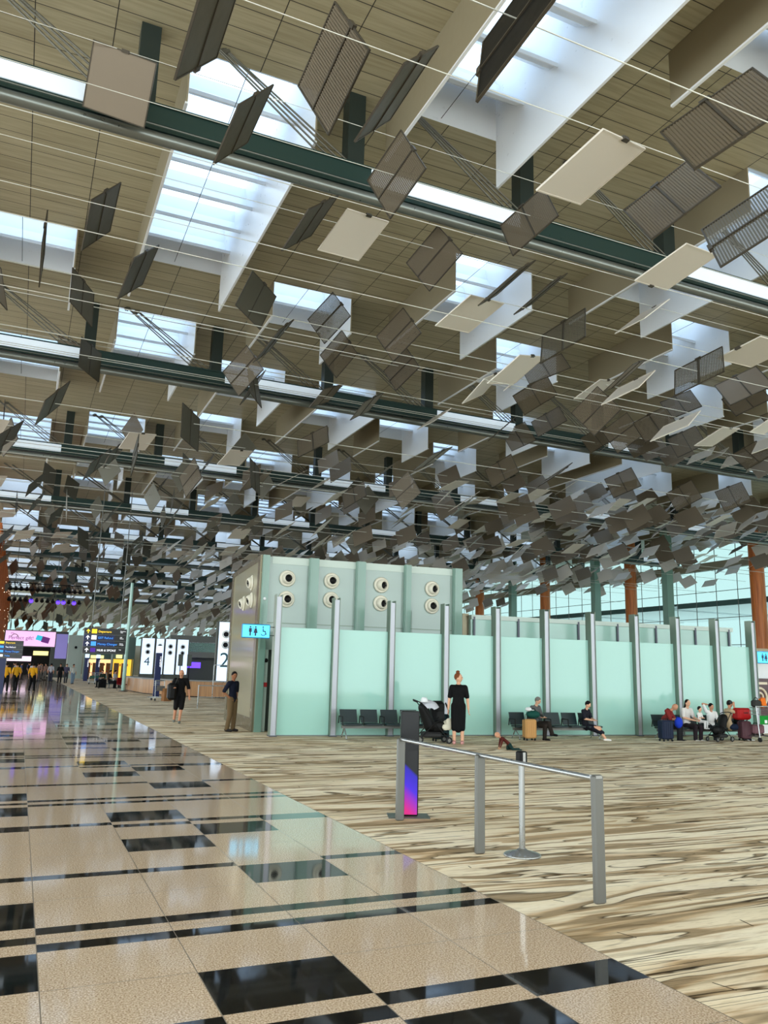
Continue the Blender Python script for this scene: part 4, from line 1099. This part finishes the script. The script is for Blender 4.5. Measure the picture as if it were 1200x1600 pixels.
bx = thing('backpack', 'black backpack standing on the last seat behind the red case', 'bag', wp(14.25, -1.25, .34), WA)
B().rbox(-.16, .16, -.12, .1, 0, .42, .06).build('bag_body', 'black', bx); B().path([(.1, -.12, .4), (.16, -.18, .25), (.14, -.12, .1)], .018).build('strap', 'rubber', bx)

# ------------------------------------------------------------------ check-in side, middle distance
cp = [(6.98, 61.), (7.0, 57.5), (7.2, 52.5), (8.3, 48.8), (11.3, 45.6), (15., 43.)]
t = thing('service_counter', 'long curved timber-fronted counter with a grey top beyond the walking man', 'counter', (0, 0, 0))
b = B(); bt_ = B(); kb = B()
for (xa, ya), (xb, yb) in zip(cp[:-1], cp[1:]):
    d = Vector((xb-xa, yb-ya, 0)); n_ = Vector((-d.y, d.x, 0)).normalized()
    if n_.x < 0: n_ = -n_
    A_, C_ = Vector((xa, ya, 0)), Vector((xb, yb, 0)); c = (A_+C_)/2+n_*.3
    b.obox(c+Vector((0, 0, .48)), d/2, n_*.3, (0, 0, .42)); bt_.obox(c+Vector((0, 0, .93)), d/2*1.01, n_*.38, (0, 0, .03)); kb.obox(c+n_*.05+Vector((0, 0, .03)), d/2, n_*.28, (0, 0, .03))
b.build('timber_front', 'counterwood', t); bt_.build('counter_top', 'steeldull', t); kb.build('plinth', 'black', t)
mk('screenblue', (206, 224, 246), emit=.85, ecol=(204, 222, 246)); mk('numeral', (50, 96, 110), rough=.5)
def number_tower(label, x, y, rz, w_, num, nsize):
    t = thing('number_tower', label, 'display tower', (x, y, 0), rz, 'white lit towers with row numbers')
    B().box(-.06, w_+.06, 0, .7, 0, 4.5).build('casing', 'doorgrey', t)
    B().box(0, w_, -.02, 0, .9, 4.46).build('lit_face', 'screenblue', t)
    B().box(-.12, -.06, -.06, .7, 0, 4.5).build('edge_fin', 'doorgrey', t)
    for z in (3.72, 3.08):
        n_ = B().lathe([(.16, 0), (.24, 0), (.24, .05), (.17, .08)], (w_/2, -.02, z), 20, axis=(0, -1, 0)).build('air_nozzle', 'nozzle', t)
        B().lathe([(0, .07), (.16, .08)], (w_/2, -.02, z), 16, axis=(0, -1, 0)).build('nozzle_throat', 'black', n_)
    if num: text(num, nsize, 'numeral', t, (w_/2, -.025, 1.75), align='CENTER', name='numeral')
number_tower('white lit tower with a big 2 beside the beige side of the block', 11.0, 49.2, R_(-8), .86, '2', 1.25)
number_tower('white lit tower with a 4, leftmost of the four distant ones', 11.25, 85, R_(-6), 1.2, '4', 1.2)
number_tower('white lit tower second from left, behind the blue information totem', 12.70, 85.2, R_(-6), .74, None, 1)
number_tower('white lit tower third from left of the four distant ones', 13.66, 85.4, R_(-6), 1.0, None, 1)
number_tower('white lit tower rightmost of the four distant ones', 14.90, 85.6, R_(-6), 1.1, None, 1)
# signboards
mk('signblack', (8, 10, 10), rough=.3); mk('syellow', (250, 210, 40), emit=1.0, ecol=(250, 206, 40)); mk('sblue', (60, 140, 230), emit=.9, ecol=(60, 140, 232)); mk('swhite', (240, 240, 244), emit=.9, ecol=(240, 240, 244)); mk('snavy', (10, 24, 70), rough=.4, emit=.15, ecol=(10, 30, 90)); mk('spurple', (70, 30, 140), emit=.5, ecol=(80, 30, 150))
def arrow(par, x, z, s, k):
    b = B(); b.poly([(x, z+s), (x+s*.8, z+s*.15), (x+s*.8, z-.2*s), (x+s*.16, z+s*.35), (x+s*.16, z-s), (x-s*.16, z-s), (x-s*.16, z+s*.35), (x-s*.8, z-.2*s), (x-s*.8, z+s*.15)], -.05, -.04)
    b.build('arrow', k, par)
def board(label, x, y, z0, wd, rows, rz=0., rh=.36):
    t = thing('direction_sign', label, 'sign', (x, y, z0), rz)
    B().box(0, wd, -.03, .12, -.03, rh*len(rows)).build('casing', 'signblack', t)
    for i, (txt, k, ik, sub) in enumerate(rows):
        z = rh*(len(rows)-1-i)
        if i in (1, 2): B().box(0, wd*.72, -.036, -.03, z+.02, z+rh-.02).build('row_panel', 'snavy', t)
        B().box(0, wd, -.04, -.03, z-.008, z+.008).build('divider', 'steeldull', t)
        arrow(t, .22, z+rh*.48, .12, k if i == 0 else 'swhite')
        B().box(.42, .70, -.045, -.035, z+.06, z+rh-.06).build('icon_tile', ik, t)
        text(txt, rh*.48, k, t, (.78, -.045, z+rh*.32), name='lettering')
        if sub: text(sub, rh*.20, 'swhite', t, (wd*.845, -.045, z+rh*.56), name='small_lettering')
    return t
sb = board('black hanging direction sign with yellow, blue and white lines, right of the pink banner', 3.30, 50, 2.36, 2.38,
      [('Departure', 'syellow', 'syellow', 'Departure\nGate'), ('GST Refund', 'sblue', 'swhite', 'GST\nRefund'), ('Money Changer', 'sblue', 'sblue', 'Money\nChanger'), ('HUB & SPOKE', 'swhite', 'spurple', 'Hub')])
B().tube((.4, .05, 1.44), (.4, .05, 12.2-2.36), .03, n=6).tube((2., .05, 1.44), (2., .05, 12.2-2.36), .03, n=6).build('hanger', 'steeldull', sb)
sb = board('smaller black direction sign cut by the left frame edge above the yellow shirts', -1.55, 50, 1.95, 1.70, [('Departure', 'syellow', 'syellow', None), ('Tax Refund', 'swhite', 'sblue', None), ('Money Changer', 'sblue', 'sblue', None), ('Toilet', 'sblue', 'swhite', None)], rh=.24)
B().box(.1, .9, .0, .3, -1.98, -.03).build('pedestal', 'snavy', sb)
B().torus((1.2, .04, 1.15), (0, 1, 0), .18, .02, a0=0, a1=PI).build('hoop', 'steeldull', sb)
pl = thing('pale_mast', 'tall slim pale green mast right of the black direction sign', 'mast', (6.5, 56.5, 0))
B().tube((0, 0, 0), (0, 0, 7.2), .13, .10, n=14).build('shaft', 'frostlow', pl); B().lathe([(0, 0), (.30, 0), (.30, .03), (.12, .08)], n=20).build('foot', 'steeldull', pl)
# pink banner
mk('pink', (222, 176, 214), emit=.85, ecol=(218, 170, 214)); mk('teal2', (40, 180, 200), emit=.6, ecol=(40, 180, 206)); mk('plum', (110, 40, 130), emit=.3, ecol=(110, 40, 130))
bn = thing('gift_banner', 'lavender-pink lit banner reading Perfect gift with two wrapped boxes', 'banner', (-1.25, 75, 3.1))
B().box(-.08, 4.0, 0, .15, -.08, 1.32).build('frame', 'doorgrey', bn); B().box(0, 3.92, -.02, 0, 0, 1.24).build('lit_face', 'pink', bn)
text('Perfect gift!', .42, 'plum', bn, (.25, -.03, .52)); text('the', .2, 'plum', bn, (.4, -.03, .98))
b = B(); b.obox((2.65, -.03, .70), (.24, 0, -.06), (0, .02, 0), (.06, 0, .2)); b.build('gift_box', 'teal2', bn)
b = B(); b.obox((3.15, -.035, .55), (.30, 0, -.07), (0, .02, 0), (.06, 0, .24)); b.build('gift_box', 'plum', bn)
B().tube((.3, .1, 1.3), (.3, .1, 9), .03, n=5).tube((3.6, .1, 1.3), (3.6, .1, 9), .03, n=5).build('hanger', 'steeldull', bn)
# blue totems
def totem(label, x, y, h, w_):
    t = thing('information_totem', label, 'totem', (x, y, 0), 0, 'dark blue information totems')
    B().rbox(-w_/2, w_/2, -.08, .08, 0, h*.86, .02).build('blue_body', 'snavy', t); B().rbox(-w_/2, w_/2, -.08, .08, h*.86, h, .02).build('white_head', 'screenblue', t)
    q = text('Transfer', w_*.55, 'swhite', t, (w_*.18, -.085, h*.80), rot=(PI/2, PI/2, 0))
    return t
totem('tall dark blue totem with white head behind the luggage trolley on the left', 7.28, 47.6, 2.85, .34)
totem('dark blue totem left of the shop, farther and shorter', 6.45, 89.6, 2.75, .42)
totem('dark blue totem in the middle of the shop front', 7.75, 92, 2.75, .42)
trolley('empty luggage trolley parked at the counter end by the tall blue totem', (6.5, 42.4, 0), R_(20), (120, 120, 120))
for i in range(3): trolley(['nearest of the three parked trolleys in front of the far shop', 'middle of the three parked trolleys before the far shop', 'farthest of the three parked trolleys before the far shop'][i], (5.95+i*.55, 76.+i*.8, 0), R_(10), (70, 110, 100), 'parked trolleys')
# tube rail frames
def rail_frame(label, x, y, w_, h, rz):
    t = thing('rail_frame', label, 'railing', (x, y, 0), rz)
    B().path([(0, 0, 0), (0, 0, h), (w_, 0, h), (w_, 0, 0)], .025, n=6).build('frame', 'steel', t)
    B().tube((0, 0, h*.5), (w_, 0, h*.5), .02, n=6).build('mid_rail', 'steel', t)
rail_frame('low pale tube railing right of the walking man', 7.07, 34.8, 1.5, .95, R_(-12))
rail_frame('tall pale tube frame in front of the counter under the number 2', 10.0, 45.4, 1.2, 1.85, R_(-30))
for i, (x, z) in enumerate(((9.45, 2.2), (9.98, 2.25))):
    t = thing('sign_stand', 'slim stand with a dark upright sign, %s of two beside the counter' % ('left', 'right')[i], 'sign stand', (x-.5, 50, 0))
    B().tube((0, 0, 0), (0, 0, 1.8), .03, n=6).lathe([(0, 0), (.2, 0), (.2, .02), (.03, .04)], n=12).build('pole', 'black', t); B().box(-.14, .14, -.03, .03, 1.75, 2.45).build('sign_board', 'doorgrey', t)
bx = thing('brown_box', 'brown cardboard box beside the parked trolley near the walking man', 'box', (6.95, 42.0, 0), .2)
B().rbox(-.2, .2, -.2, .2, 0, .62, .01).build('carton', cmat((150, 104, 66)), bx); B().box(-.03, .03, -.205, -.2, .1, .62).build('tape', cmat((200, 170, 120)), bx)
# distant waiting group with bags, red chairs
for i, (x, y, c1) in enumerate(((6.3, 63.6, (26, 26, 28)), (6.75, 64.6, (200, 200, 204)), (5.95, 65.5, (24, 40, 30)))):
    person('person in %s seated among bags before the shop, %s' % (('black', 'white', 'dark green')[i], ('in the middle', 'at the right', 'at the left')[i]), (x, y, 0), R_(rr.uniform(-60, 60)), SIT, .95, shirt=c1, pants=(24, 24, 28), fine=False)
    t = thing('waiting_stool', 'dark low seat under the %s waiting person' % ('middle', 'right', 'left')[i], 'seat', (x, y+.05, 0))
    B().rbox(-.25, .25, -.25, .25, .30, .36, .02).build('seat', 'seat', t); B().tube((0, 0, 0), (0, 0, .31), .04, n=8).lathe([(0, 0), (.2, 0), (.2, .02), (.04, .04)], n=12).build('pedestal', 'steeldull', t)
suitcase('suitcase', 'black suitcase on the carpet left of the distant waiting group', (5.7, 62.5, 0), 0, .55, .3, .6, (16, 16, 18))
ch = thing('red_chair', 'dark red chair by the foot of the pale mast', 'chair', (6.62, 58.6, 0), R_(20))
B().rbox(-.26, .26, -.25, .25, .38, .45, .02).build('seat', cmat((120, 20, 26)), ch); B().rbox(-.26, .26, .2, .26, .45, .86, .02).build('backrest', cmat((120, 20, 26)), ch)
for sx in (-1, 1):
    for sy in (-1, 1): B().tube((sx*.22, sy*.2, 0), (sx*.22, sy*.2, .38), .018, n=6).build('leg', 'steeldull', ch)
# shops and piers at the far end
mk('warm', (255, 206, 140), emit=1.1, ecol=(250, 200, 140)); mk('warm2', (240, 190, 60), emit=1.0, ecol=(236, 184, 60)); mk('shopsign', (240, 226, 140), emit=1.0, ecol=(240, 228, 150)); mk('greenwall', (96, 122, 114), rough=.4)
def shop(label, x0, x1, y, wk, sign):
    t = thing('shop', label, 'shop', (x0, y, 0), 0); W = x1-x0
    B().box(0, W, 1.2, 1.6, 0, 2.9).box(0, W, 0, 1.6, 2.35, 4.6).box(-.1, 0, 0, 1.6, 0, 4.6).box(W, W+.1, 0, 1.6, 0, 4.6).build('shell', 'greenwall', t)
    B().box(.05, W-.05, 1.15, 1.2, .25, 2.3).build('lit_interior', wk, t)
    nsh = int(W/.75)
    for i in range(nsh):
        b = B(); x = .2+i*.75
        b.box(x, x+.5, .9, 1.1, .0, 1.9); 
        b.build('display_shelf', 'counterwood', t)
    b = B()
    for i in range(nsh*4): b.box(.22+i*.18, .32+i*.18, .84, .9, .4+(i % 4)*.4, .62+(i % 4)*.4)
    b.build('goods', cmat((196, 90, 60)), t)
    B().box(W*.12, W*.42, -.06, 0, 2.4, 2.75).build('lit_fascia', 'shopsign', t)
    if sign: text(sign, .3, 'numeral', t, (W*.14, -.08, 2.45))
shop('warmly lit shop under the black direction sign', 7.0, 11.8, 100, 'warm', None)
shop('golden lit shop right of the pale mast', 8.9, 10.9, 88, 'warm2', None)
t = thing('grey_pier', 'broad light grey wall pier left of the black direction sign', 'pier', (5.25, 104, 0))
B().box(0, 1.7, 0, 1.2, 0, 5.1).build('body', 'blockband', t); B().ell((.85, -.02, 3.65), (.16, .1, .16), n=12).build('security_camera', 'black', t)
t = thing('violet_screen', 'tall slanted violet advert screen between the pink banner and the grey pier', 'screen', (3.95, 108, 0))
mk('violetgrey', (124, 116, 176), emit=.55, ecol=(124, 116, 176))
B().box(0, 1.35, 0, .2, 2.3, 5.3).build('screen_face', 'violetgrey', t); B().box(-.5, -.1, .1, .5, 0, 6.).box(-.1, 1.4, .2, .5, 0, 5.6).build('support', 'doorgrey', t)
t = thing('lit_shop_row', 'pinkish white lit shop fascia at the far end of the walkway', 'shop front', (-1.6, 128, 0))
mk('pinkwhite', (240, 214, 236), emit=1.0, ecol=(240, 214, 236))
B().box(0, 3.2, 0, .4, 1.9, 2.6).build('lit_fascia', 'pinkwhite', t); B().box(3.4, 5.4, 0, .4, 2.8, 3.4).build('yellow_sign', 'shopsign', t); B().box(0, 5.8, .4, 3, 0, 4.).build('dark_interior', 'black', t)
B().box(.1, 3.9, .35, .39, 4.1, 6.).build('teal_window', 'facade', t)
# mezzanine behind the counter
t = thing('mezzanine', 'pale mezzanine with glass balustrade and violet screen behind the counter', 'mezzanine', (15.5, 88, 0))
B().box(0, 14, 0, 6, 2.7, 3.3).box(0, 14, 5, 6, 3.3, 5.2).build('slab', 'steeldull', t); B().box(0, 14, .0, .04, 3.3, 4.3).build('balustrade_glass', 'clear', t); B().tube((0, 0, 4.3), (14, 0, 4.3), .04, n=6).build('handrail', 'steel', t)
B().box(.6, 2.3, -.5, -.4, 1.6, 2.2).build('violet_display', 'violet', t); B().box(0, 14, 3, 3.2, 0, 2.7).build('dark_backwall', 'doorgrey', t)
